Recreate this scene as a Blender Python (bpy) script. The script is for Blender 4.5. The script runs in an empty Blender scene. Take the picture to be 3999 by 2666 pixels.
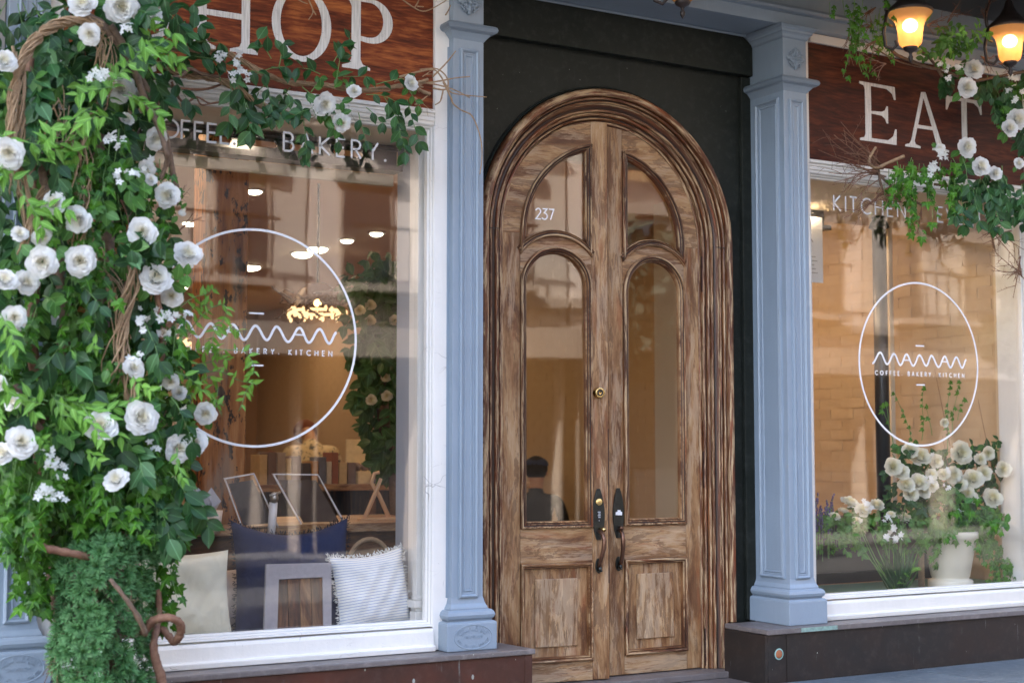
import bpy, bmesh, math, random
import numpy as np
from mathutils import Vector, Matrix, Quaternion
from mathutils.geometry import tessellate_polygon

R = math.radians
sc = bpy.context.scene
col = sc.collection
random.seed(7)

# ------------------------------------------------------------------ camera, sky, sun, exposure
YAW, PITCH, FPX, CAMY = R(30.06), R(4.225), 5766.0, -5.4
cd = bpy.data.cameras.new('camera'); cam = bpy.data.objects.new('camera', cd); col.objects.link(cam)
cam.location = (0, CAMY, 0); cam.rotation_euler = (R(90) + PITCH, 0, -YAW)
cd.sensor_width = 36; cd.lens = FPX / 3999 * 36; cd.clip_start = .05; cd.clip_end = 400
cd.dof.use_dof = True; cd.dof.focus_distance = 6.5; cd.dof.aperture_fstop = 2.6
sc.camera = cam
w = bpy.data.worlds.new('World'); sc.world = w; w.use_nodes = True
wn = w.node_tree; bg = wn.nodes['Background']
sky = wn.nodes.new('ShaderNodeTexSky'); sky.sky_type = 'NISHITA'; sky.sun_disc = False
SUN_EL, SUN_AZ = R(46), R(-62)          # sun stands behind the building: the shopfront lies in open shade
sky.sun_elevation = SUN_EL; sky.sun_rotation = SUN_AZ; sky.air_density = .9; sky.dust_density = 5.0; sky.ozone_density = .5
wn.links.new(sky.outputs[0], bg.inputs[0]); bg.inputs[1].default_value = .15
sl = bpy.data.lights.new('sun', 'SUN'); sl.energy = 4.0; sl.angle = R(1.0); sl.color = (1, .93, .83)
so = bpy.data.objects.new('sun', sl); col.objects.link(so)
sd = Vector((math.sin(SUN_AZ) * math.cos(SUN_EL), math.cos(SUN_AZ) * math.cos(SUN_EL), math.sin(SUN_EL)))
so.rotation_euler = sd.to_track_quat('Z', 'Y').to_euler(); so.location = sd * 40
vs = sc.view_settings; vs.view_transform = 'Standard'; vs.look = 'None'; vs.gamma = 1; vs.use_curve_mapping = False
vs.exposure = 3.4
sc.render.engine = 'CYCLES'
sc.cycles.use_denoising = True
sc.cycles.max_bounces = 8; sc.cycles.transparent_max_bounces = 24; sc.cycles.diffuse_bounces = 4
sc.cycles.sample_clamp_indirect = 6; sc.cycles.caustics_reflective = False; sc.cycles.caustics_refractive = False

# ------------------------------------------------------------------ measuring: a photo pixel turned into a place
_fw = Vector((math.sin(YAW) * math.cos(PITCH), math.cos(YAW) * math.cos(PITCH), math.sin(PITCH)))
_rt = Vector((math.cos(YAW), -math.sin(YAW), 0)); _up = _rt.cross(_fw)
def _ray(px, py): return _fw * FPX + _rt * (px - 1999.5) - _up * (py - 1333)
def at(px, py, y):
    r = _ray(px, py); return r * ((y - CAMY) / r.y) + Vector((0, CAMY, 0))
def atx(px, py, x):
    r = _ray(px, py); return r * (x / r.x) + Vector((0, CAMY, 0))

# ------------------------------------------------------------------ nodes
def new_mat(name):
    m = bpy.data.materials.new(name); m.use_nodes = True
    nt = m.node_tree; nt.nodes.clear()
    return m, nt
def nd(nt, t, ins=None, **kw):
    n = nt.nodes.new('ShaderNode' + t)
    for k, v in kw.items(): setattr(n, k, v)
    if ins:
        for k, v in ins.items():
            s = n.inputs[k]
            if isinstance(v, bpy.types.NodeSocket): nt.links.new(v, s)
            else:
                if s.type == 'RGBA' and len(v) == 3: v = (*v, 1)
                s.default_value = v
    return n
def math_(nt, op, a, b=None, clamp=False):
    i = {0: a}
    if b is not None: i[1] = b
    return nd(nt, 'Math', i, operation=op, use_clamp=clamp).outputs[0]
def noise(nt, vec, scale, detail=4, rough=.55, dist=0.0):
    i = {'Scale': scale, 'Detail': detail, 'Roughness': rough, 'Distortion': dist}
    if vec is not None: i['Vector'] = vec
    return nd(nt, 'TexNoise', i).outputs[0]
def ramp(nt, fac, stops):
    n = nt.nodes.new('ShaderNodeValToRGB'); cr = n.color_ramp
    while len(cr.elements) < len(stops): cr.elements.new(.5)
    for e, (p, c) in zip(cr.elements, stops):
        e.position = p; e.color = (*c, 1) if len(c) == 3 else c
    nt.links.new(fac, n.inputs[0]); return n.outputs[0]
def step(nt, fac, lo, hi):
    return nd(nt, 'MapRange', {0: fac, 1: lo, 2: hi, 3: 0.0, 4: 1.0}, clamp=True).outputs[0]
def mixc(nt, f, a, b):
    n = nt.nodes.new('ShaderNodeMix'); n.data_type = 'RGBA'
    for k, v in ((0, f), (6, a), (7, b)):
        if isinstance(v, bpy.types.NodeSocket): nt.links.new(v, n.inputs[k])
        else: n.inputs[k].default_value = (*v, 1) if (k and len(v) == 3) else v
    return n.outputs[2]
def mapping(nt, vec, scale=(1, 1, 1), loc=(0, 0, 0), rot=(0, 0, 0)):
    return nd(nt, 'Mapping', {'Vector': vec, 'Scale': scale, 'Location': loc, 'Rotation': rot}).outputs[0]
def pos(nt): return nd(nt, 'NewGeometry').outputs['Position']
def objc(nt): return nd(nt, 'TexCoord').outputs['Object']
def uvc(nt):
    # uv plus a shift of its own for each object, so alike pieces differ
    uv = nd(nt, 'TexCoord').outputs['UV']; rn = nd(nt, 'ObjectInfo').outputs['Random']
    c = nd(nt, 'CombineXYZ', {0: math_(nt, 'MULTIPLY', rn, 37.), 1: math_(nt, 'MULTIPLY', rn, 91.), 2: math_(nt, 'MULTIPLY', rn, 13.)}).outputs[0]
    return nd(nt, 'VectorMath', {0: uv, 1: c}, operation='ADD').outputs[0]
def bump(nt, h, strength=.4, dist=.002):
    return nd(nt, 'Bump', {'Height': h, 'Strength': strength, 'Distance': dist}).outputs[0]
def principled(nt, **ins):
    b = nd(nt, 'BsdfPrincipled', {k.replace('_', ' '): v for k, v in ins.items()})
    o = nt.nodes.new('ShaderNodeOutputMaterial'); nt.links.new(b.outputs[0], o.inputs[0]); return b

def plain(name, c, rough=.5, metal=0., var=.12, scale=12, bumpk=.15, emit=None, ek=0, spec=.5):
    m, nt = new_mat(name); p = pos(nt)
    n = noise(nt, p, scale, 5)
    f = math_(nt, 'MULTIPLY', math_(nt, 'SUBTRACT', n, .5), 2 * var)
    f = math_(nt, 'ADD', f, 1.0)
    colr = nd(nt, 'VectorMath', {0: tuple(c), 'Scale': f}, operation='SCALE').outputs[0]
    fine = noise(nt, p, scale * 9, 3)
    b = principled(nt, Base_Color=colr, Roughness=rough, Metallic=metal, Normal=bump(nt, fine, bumpk))
    b.inputs['Specular IOR Level'].default_value = spec
    if emit: b.inputs['Emission Color'].default_value = (*emit, 1); b.inputs['Emission Strength'].default_value = ek
    return m

def paint(name, c, dark, chips=.0, rough=.38, lump=.5, crack=0.):
    """old brushed paint: lumps, dust, chips"""
    m, nt = new_mat(name); p = pos(nt)
    big = noise(nt, p, 3.2, 5, .6)
    st = noise(nt, mapping(nt, p, (22, 22, 4)), 1.6, 4, .6)
    colr = mixc(nt, step(nt, big, .3, .75), tuple(x * .9 for x in c), c)
    colr = mixc(nt, math_(nt, 'MULTIPLY', step(nt, st, .45, .8), .18), colr, tuple(min(1, x * 1.15 + .02) for x in c))
    speck = nd(nt, 'TexVoronoi', {'Vector': p, 'Scale': 60.}).outputs['Distance']
    sm = math_(nt, 'MULTIPLY', math_(nt, 'LESS_THAN', speck, .06), step(nt, noise(nt, p, 9, 2), .55, .62))
    colr = mixc(nt, sm, colr, dark)
    h = math_(nt, 'ADD', math_(nt, 'MULTIPLY', st, .6), noise(nt, p, 90, 3))
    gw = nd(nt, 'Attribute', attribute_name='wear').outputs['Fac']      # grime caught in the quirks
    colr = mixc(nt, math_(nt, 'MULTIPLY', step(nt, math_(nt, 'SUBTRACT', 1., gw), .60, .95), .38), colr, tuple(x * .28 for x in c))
    if chips:
        ch = noise(nt, mapping(nt, p, (9, 9, 5)), 3.5, 9, .72, .4)
        cm = step(nt, ch, .735 - chips * .1, .75 - chips * .1)
        colr = mixc(nt, cm, colr, dark); h = math_(nt, 'SUBTRACT', h, math_(nt, 'MULTIPLY', cm, 3.))
    if crack:
        wv = noise(nt, p, 4, 4)
        pv = nd(nt, 'VectorMath', {0: p, 1: nd(nt, 'VectorMath', {0: nd(nt, 'TexNoise', {'Vector': p, 'Scale': 9.}).outputs[1], 'Scale': .1}, operation='SCALE').outputs[0]}, operation='ADD').outputs[0]
        vo = nd(nt, 'TexVoronoi', {'Vector': mapping(nt, pv, (5, 5, 17)), 'Scale': 1.}, feature='DISTANCE_TO_EDGE').outputs['Distance']
        cm = math_(nt, 'MULTIPLY', math_(nt, 'LESS_THAN', vo, .012 * crack), step(nt, wv, .56, .64))
        colr = mixc(nt, math_(nt, 'MULTIPLY', cm, .5), colr, dark); h = math_(nt, 'SUBTRACT', h, math_(nt, 'MULTIPLY', cm, 2.))
    principled(nt, Base_Color=colr, Roughness=rough, Normal=bump(nt, h, lump, .0015))
    return m

def door_wood(name, bias=0., red=.3, rough=.5, wear=0., tint=0.):
    """stripped, weathered hardwood; u runs along the grain (metres)"""
    m, nt = new_mat(name); uv = uvc(nt)
    wob = nd(nt, 'VectorMath', {0: nd(nt, 'TexNoise', {'Vector': uv, 'Scale': 2.2}).outputs[1], 'Scale': .05}, operation='SCALE').outputs[0]
    uv = nd(nt, 'VectorMath', {0: uv, 1: wob}, operation='ADD').outputs[0]
    fine = noise(nt, mapping(nt, uv, (14, 300, 1)), 1., 4, .7)
    mid = noise(nt, mapping(nt, uv, (7., 60, 1)), 1., 7, .68)
    patch = noise(nt, mapping(nt, uv, (2.8, 12, 1)), 1., 8, .64, .5)
    f = math_(nt, 'ADD', math_(nt, 'MULTIPLY', fine, .17), math_(nt, 'ADD', math_(nt, 'MULTIPLY', mid, .22), math_(nt, 'MULTIPLY', patch, .71)))
    f = math_(nt, 'ADD', math_(nt, 'MULTIPLY', math_(nt, 'SUBTRACT', f, .55), 1.2), .58 + bias)
    c = ramp(nt, f, [(.30, (.014, .006, .003)), (.41, (.060, .023, .009)), (.49, (.125, .050, .017)), (.57, (.250, .126, .050)), (.67, (.395, .237, .112)), (.80, (.53, .375, .225))])
    vp = noise(nt, mapping(nt, uv, (3.4, 15, 1), (6.3, 2.2, 0)), 1., 9, .70, .8)      # crisp-edged remains of old varnish
    vm = step(nt, math_(nt, 'ADD', vp, math_(nt, 'MULTIPLY', mid, .35)), .71 - bias * .8, .735 - bias * .8)
    c = mixc(nt, math_(nt, 'MULTIPLY', vm, .58), c, (.080, .029, .011))
    bp_ = noise(nt, mapping(nt, uv, (3.0, 22, 1), (1.3, 12.2, 0)), 1., 9, .72, .6)      # bleached streaks
    bm_ = step(nt, math_(nt, 'ADD', bp_, math_(nt, 'MULTIPLY', fine, .3)), .70 - bias, .76 - bias)
    c = mixc(nt, math_(nt, 'MULTIPLY', bm_, .46), c, (.52, .385, .255))
    rd = noise(nt, mapping(nt, uv, (4, 26, 1), (3.1, 7.7, 0)), 1., 5, .6)
    c = mixc(nt, math_(nt, 'MULTIPLY', step(nt, rd, .56, .68), red), c, (.26, .062, .016))
    gr = noise(nt, mapping(nt, uv, (2.3, 7, 1), (9.1, 1.7, 0)), 1., 4, .6)
    c = mixc(nt, math_(nt, 'MULTIPLY', step(nt, gr, .54, .7), .25), c, (.24, .19, .13))
    ck = noise(nt, mapping(nt, uv, (7, 260, 1)), 1., 2, .5)
    cm = step(nt, ck, .68, .74)
    c = mixc(nt, math_(nt, 'MULTIPLY', cm, .6), c, (.03, .015, .01))
    if tint: c = mixc(nt, tint, c, (.17, .050, .016))
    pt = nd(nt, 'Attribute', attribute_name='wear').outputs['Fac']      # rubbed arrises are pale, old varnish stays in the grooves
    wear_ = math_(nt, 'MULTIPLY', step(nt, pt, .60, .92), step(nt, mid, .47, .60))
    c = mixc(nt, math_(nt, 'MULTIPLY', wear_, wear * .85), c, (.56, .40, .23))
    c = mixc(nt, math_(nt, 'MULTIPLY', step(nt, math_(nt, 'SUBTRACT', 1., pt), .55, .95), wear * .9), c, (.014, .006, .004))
    h = math_(nt, 'SUBTRACT', math_(nt, 'ADD', fine, mid), math_(nt, 'MULTIPLY', cm, 1.2))
    principled(nt, Base_Color=c, Roughness=rough, Normal=bump(nt, h, .55, .0018))
    return m

def leaf_mat(name, c1, c2, rough=.42, trans=.28, vein=True, tips=False):
    m, nt = new_mat(name); p = pos(nt)
    rn = nd(nt, 'ObjectInfo').outputs['Random']
    v = noise(nt, p, 17, 2)
    f = math_(nt, 'ADD', math_(nt, 'MULTIPLY', rn, .6), math_(nt, 'MULTIPLY', step(nt, v, .3, .7), .5), True)
    c = mixc(nt, f, c1, c2)
    n2 = noise(nt, p, 120, 3)
    c = mixc(nt, math_(nt, 'MULTIPLY', n2, .35), c, tuple(x * .6 for x in c1))
    if tips:
        ux = nd(nt, 'SeparateXYZ', {0: nd(nt, 'TexCoord').outputs['UV']}).outputs[0]
        c = mixc(nt, ux, c, (.16, .36, .14))
    elif vein:
        vx = nd(nt, 'SeparateXYZ', {0: nd(nt, 'TexCoord').outputs['UV']}).outputs[1]
        c = mixc(nt, math_(nt, 'MULTIPLY', math_(nt, 'LESS_THAN', math_(nt, 'ABSOLUTE', vx), .018), .6), c, tuple(min(1, x * 1.8 + .03) for x in c2))
    b = nd(nt, 'BsdfPrincipled', {'Base Color': c, 'Roughness': rough, 'Normal': bump(nt, noise(nt, p, 260, 2), .2)}); b.inputs['Specular IOR Level'].default_value = .28
    t = nd(nt, 'BsdfTranslucent', {'Color': mixc(nt, .4, c, (.25, .45, .05))})
    mx = nd(nt, 'MixShader', {0: trans, 1: b.outputs[0], 2: t.outputs[0]})
    o = nt.nodes.new('ShaderNodeOutputMaterial'); nt.links.new(mx.outputs[0], o.inputs[0])
    return m

def glass_mat(name, tint=(1, 1, 1), k=1.0):
    """clear pane: see-through with a Fresnel mirror (Schlick, the same from both sides)"""
    m, nt = new_mat(name)
    g = nd(nt, 'NewGeometry')
    d = nd(nt, 'VectorMath', {0: g.outputs['Incoming'], 1: g.outputs['Normal']}, operation='DOT_PRODUCT').outputs['Value']
    c = math_(nt, 'POWER', math_(nt, 'SUBTRACT', 1.0, math_(nt, 'ABSOLUTE', d), True), 5.)
    f = math_(nt, 'ADD', math_(nt, 'MULTIPLY', c, .955 * k), .045 * k, True)
    p = pos(nt)
    nrm = bump(nt, noise(nt, p, 1.8, 1), .03, .02)
    t = nd(nt, 'BsdfTransparent', {'Color': tint})
    gl = nd(nt, 'BsdfGlossy', {'Color': (1, 1, 1), 'Roughness': .015, 'Normal': nrm})
    mx = nd(nt, 'MixShader', {0: f, 1: t.outputs[0], 2: gl.outputs[0]})
    o = nt.nodes.new('ShaderNodeOutputMaterial'); nt.links.new(mx.outputs[0], o.inputs[0])
    return m

def sign_mat(name, dark, mid, hot):
    m, nt = new_mat(name); p = pos(nt)
    q = mapping(nt, p, (2.0, 2.0, 11.))
    wv = noise(nt, q, 1.3, 7, .62, 1.1)
    fine = noise(nt, mapping(nt, p, (14, 14, 170)), 1., 4, .6)
    cat = noise(nt, mapping(nt, p, (3.2, 3.2, 26.), (5, 2, 1)), 1.2, 5, .6, 2.2)
    f = math_(nt, 'ADD', math_(nt, 'MULTIPLY', wv, .50), math_(nt, 'ADD', math_(nt, 'MULTIPLY', cat, .38), math_(nt, 'MULTIPLY', fine, .12)))
    c = ramp(nt, f, [(.38, dark), (.50, mid), (.64, hot)])
    b_ = principled(nt, Base_Color=c, Roughness=.5, Normal=bump(nt, fine, .25, .001)); b_.inputs['Specular IOR Level'].default_value = .22
    return m

def metal_clad(name, c1, c2, verd, specks=1., drips=1., top=-.83, spec=.4, scratch=1.):
    m, nt = new_mat(name); p = pos(nt)
    n = noise(nt, p, 3.3, 8, .62, .6)
    c = mixc(nt, step(nt, n, .35, .65), c1, c2)
    n2 = noise(nt, p, 26, 6, .7)
    c = mixc(nt, math_(nt, 'MULTIPLY', step(nt, n2, .5, .75), .35), c, tuple(min(1, x * 2.2 + .02) for x in c2))
    dr = noise(nt, mapping(nt, p, (26, 26, 1.6)), 1., 5, .7)
    dm = math_(nt, 'MULTIPLY', step(nt, math_(nt, 'ADD', dr, math_(nt, 'MULTIPLY', n2, .25)), .76, .88), step(nt, noise(nt, p, 2.9, 3), .52, .62))
    c = mixc(nt, math_(nt, 'MULTIPLY', dm, .75 * drips), c, verd)
    vo = nd(nt, 'TexVoronoi', {'Vector': mapping(nt, p, (1, 1, .55)), 'Scale': 34.})
    sz = nd(nt, 'SeparateColor', {0: vo.outputs['Color']}).outputs[0]
    thr = math_(nt, 'MULTIPLY', math_(nt, 'POWER', sz, 5.), .20 * specks)
    sm = math_(nt, 'LESS_THAN', vo.outputs['Distance'], thr)
    c = mixc(nt, math_(nt, 'MULTIPLY', sm, .8), c, (.42, .46, .42))
    sc1 = noise(nt, mapping(nt, p, (90, 90, 2.2), rot=(0, R(38), 0)), 1., 2, .5)
    scm = math_(nt, 'MULTIPLY', step(nt, sc1, .70, .76), step(nt, noise(nt, p, 5, 2), .55, .65))
    c = mixc(nt, math_(nt, 'MULTIPLY', scm, .35 * scratch), c, (.3, .33, .33))
    principled(nt, Base_Color=c, Roughness=nd(nt, 'MapRange', {0: n2, 1: .3, 2: .8, 3: .28, 4: .6}).outputs[0], Metallic=.1, Normal=bump(nt, n2, .25, .002)).inputs['Specular IOR Level'].default_value = spec
    return m

def letter_mat(name):
    m, nt = new_mat(name); p = pos(nt)
    s = noise(nt, mapping(nt, p, (160, 160, 9)), 1., 4, .6); s2 = noise(nt, mapping(nt, p, (6, 6, 55)), 3., 8, .75)
    c = ramp(nt, s, [(.3, (.45, .44, .42)), (.6, (.72, .71, .69))])
    c = mixc(nt, math_(nt, 'MULTIPLY', step(nt, s2, .61, .66), .8), c, (.09, .03, .015))
    principled(nt, Base_Color=c, Roughness=.45, Normal=bump(nt, s, .3, .001)); return m

def column_mat(name):
    """distressed timber post, orange-brown with black flakes"""
    m, nt = new_mat(name); p = pos(nt)
    st = noise(nt, mapping(nt, p, (30, 30, 3)), 1., 5, .6)
    c = ramp(nt, st, [(.3, (.16, .06, .02)), (.5, (.40, .17, .05)), (.7, (.55, .30, .12))])
    fl = noise(nt, mapping(nt, p, (22, 22, 11)), 1., 6, .68)
    c = mixc(nt, step(nt, fl, .55, .59), c, (.025, .018, .014))
    gy = noise(nt, mapping(nt, p, (9, 9, 2), (3, 1, 5)), 1., 4)
    c = mixc(nt, math_(nt, 'MULTIPLY', step(nt, gy, .55, .66), .6), c, (.36, .32, .27))
    principled(nt, Base_Color=c, Roughness=.6, Normal=bump(nt, fl, .5, .004)); return m

def stone_mat(name, c1, c2):
    m, nt = new_mat(name); p = pos(nt)
    n = noise(nt, p, 1.4, 6, .6); n2 = noise(nt, p, 22, 5, .6)
    c = mixc(nt, n, c1, c2); c = mixc(nt, math_(nt, 'MULTIPLY', n2, .3), c, tuple(x * .6 for x in c1))
    principled(nt, Base_Color=c, Roughness=.85, Normal=bump(nt, n2, .3, .004)); return m

def fabric_stripes(name):
    m, nt = new_mat(name); u = nd(nt, 'TexCoord').outputs['UV']
    s = nd(nt, 'SeparateXYZ', {0: u}).outputs[1]
    fr = math_(nt, 'FRACT', math_(nt, 'MULTIPLY', s, 27.))
    mk = math_(nt, 'LESS_THAN', fr, .2)
    br = math_(nt, 'MULTIPLY', mk, step(nt, noise(nt, mapping(nt, u, (160, 1, 1)), 1., 2), .2, .4))
    c = mixc(nt, br, (.76, .76, .72), (.22, .28, .50))
    wv = noise(nt, u, 300, 2)
    principled(nt, Base_Color=c, Roughness=.9, Normal=bump(nt, math_(nt, 'ADD', wv, math_(nt, 'MULTIPLY', noise(nt, u, 5, 4), 6.)), .4, .003)); return m

def fabric(name, c, rough=.9, seams=6.):
    m, nt = new_mat(name); p = pos(nt)
    wv = noise(nt, p, 500, 2); f = noise(nt, p, 7, 3)
    cc = mixc(nt, f, tuple(x * .82 for x in c), c)
    principled(nt, Base_Color=cc, Roughness=rough, Normal=bump(nt, math_(nt, 'ADD', math_(nt, 'MULTIPLY', wv, .2), math_(nt, 'MULTIPLY', noise(nt, p, 13, 4, .5, .6), seams)), .45, .004)); return m

def emis(name, c, k):
    m, nt = new_mat(name); e = nd(nt, 'Emission', {'Color': c, 'Strength': k})
    o = nt.nodes.new('ShaderNodeOutputMaterial'); nt.links.new(e.outputs[0], o.inputs[0]); return m

def bark(name, c1, c2, sc_=(60, 60, 60)):
    m, nt = new_mat(name); p = pos(nt)
    n = noise(nt, p, 55, 6, .7); n1 = noise(nt, p, 9, 4)
    c = mixc(nt, step(nt, n, .35, .65), c1, c2); c = mixc(nt, math_(nt, 'MULTIPLY', n1, .4), c, tuple(x * .45 for x in c1))
    principled(nt, Base_Color=c, Roughness=.72, Normal=bump(nt, n, .6, .003)); return m

def petal_mat(name, c=(.86, .86, .84), warm=(.86, .80, .58)):
    m, nt = new_mat(name); u = nd(nt, 'TexCoord').outputs['UV']
    s = nd(nt, 'SeparateXYZ', {0: u}).outputs[0]       # u stores how deep in the bloom the petal sits
    c2 = mixc(nt, step(nt, s, .45, 1.0), c, warm)
    b = nd(nt, 'BsdfPrincipled', {'Base Color': c2, 'Roughness': .6, 'Normal': bump(nt, noise(nt, pos(nt), 130, 3), .25, .001)})
    b.inputs['Specular IOR Level'].default_value = .2
    t = nd(nt, 'BsdfTranslucent', {'Color': c2})
    mx = nd(nt, 'MixShader', {0: .5, 1: b.outputs[0], 2: t.outputs[0]})
    o = nt.nodes.new('ShaderNodeOutputMaterial'); nt.links.new(mx.outputs[0], o.inputs[0]); return m

M = dict(
 blue=paint('blue_gloss_paint', (.26, .325, .395), (.10, .13, .18), rough=.36, lump=.55, chips=.035),
 white=paint('flaking_white_paint', (.82, .80, .76), (.10, .085, .07), chips=.12, rough=.45, lump=.6, crack=.7),
 cream=paint('clean_white_paint', (.74, .72, .67), (.3, .28, .25), rough=.45, lump=.3),
 black=metal_clad('dark_green_black_paint', (.016, .019, .016), (.022, .025, .021), (.035, .04, .03), specks=.3, drips=.10, spec=.15, scratch=.15),
 sign=sign_mat('red_brown_plywood', (.042, .009, .004), (.16, .033, .011), (.42, .13, .034)),
 sign2=sign_mat('dark_brown_plywood', (.018, .004, .003), (.058, .012, .006), (.135, .034, .012)),
 letter=letter_mat('brushed_white_sign_paint'),
 vinyl=plain('white_vinyl_lettering', (.82, .83, .85), .5, var=.04),
 wood=door_wood('weathered_door_wood', .03, .4, tint=.08), wood_d=door_wood('dark_moulding_wood', -.08, .5, wear=1., tint=.15), wood_f=door_wood('frame_wood', -.13, 1., .40, wear=1., tint=.42),
 wood_p=door_wood('bleached_panel_wood', .085, .22),
 clad=metal_clad('brown_copper_cladding', (.090, .030, .019), (.050, .024, .018), (.30, .40, .40)),
 clad2=metal_clad('dark_bronze_cladding', (.020, .018, .017), (.030, .020, .016), (.22, .30, .30), specks=.4, scratch=2.4),
 ledge=metal_clad('worn_ledge_metal', (.13, .115, .11), (.17, .15, .145), (.30, .42, .38), specks=.6, drips=.5),
 glass=glass_mat('window_glass', k=1.05), dglass=glass_mat('door_glass', (.93, .93, .90), 1.3),
 iron=plain('dark_bronze_hardware', (.045, .047, .042), .38, .75, .4, 40, .3),
 iron_w=plain('worn_bronze_grip', (.16, .085, .055), .35, .8, .4, 30, .2),
 brass=plain('polished_brass', (.70, .52, .22), .22, 1., .1),
 hinge=plain('brown_hinge_metal', (.06, .032, .028), .4, .6, .3, 30),
 lantern=plain('black_lantern_metal', (.045, .036, .034), .42, .5, .3, 30),
 ficus=leaf_mat('ficus_leaf_green', (.006, .034, .010), (.026, .095, .022), .40, .18),
 ivy=leaf_mat('ivy_leaf_green', (.012, .065, .006), (.095, .27, .020), .38, .24),
 lime=leaf_mat('young_leaf_green', (.09, .25, .030), (.20, .42, .07), .45, .38),
 rleaf=leaf_mat('rose_leaf_green', (.030, .12, .022), (.10, .23, .045), .4, .28),
 yew=leaf_mat('yew_needle_green', (.006, .040, .010), (.038, .155, .040), .5, .15, tips=True),
 stem=bark('brown_vine_bark', (.10, .060, .038), (.21, .135, .085)), stem_r=bark('reddish_vine_bark', (.15, .065, .038), (.27, .145, .085)),
 twig=bark('tan_twig_bark', (.28, .18, .10), (.44, .30, .17)), gstem=plain('green_stem', (.12, .24, .06), .5),
 ficus_l=leaf_mat('pale_ficus_green', (.030, .10, .030), (.08, .19, .07), .4, .25), petal=petal_mat('white_petal', (.90, .90, .88), (.88, .84, .68)), petal_c=petal_mat('cream_petal', (.84, .83, .72), (.84, .79, .52)),
 jas=petal_mat('jasmine_petal', (.84, .85, .82), (.80, .80, .60)),
 blk=plain('black_paint', (.012, .012, .013), .35), steel=plain('brushed_steel', (.55, .56, .56), .3, .9),
)
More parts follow.
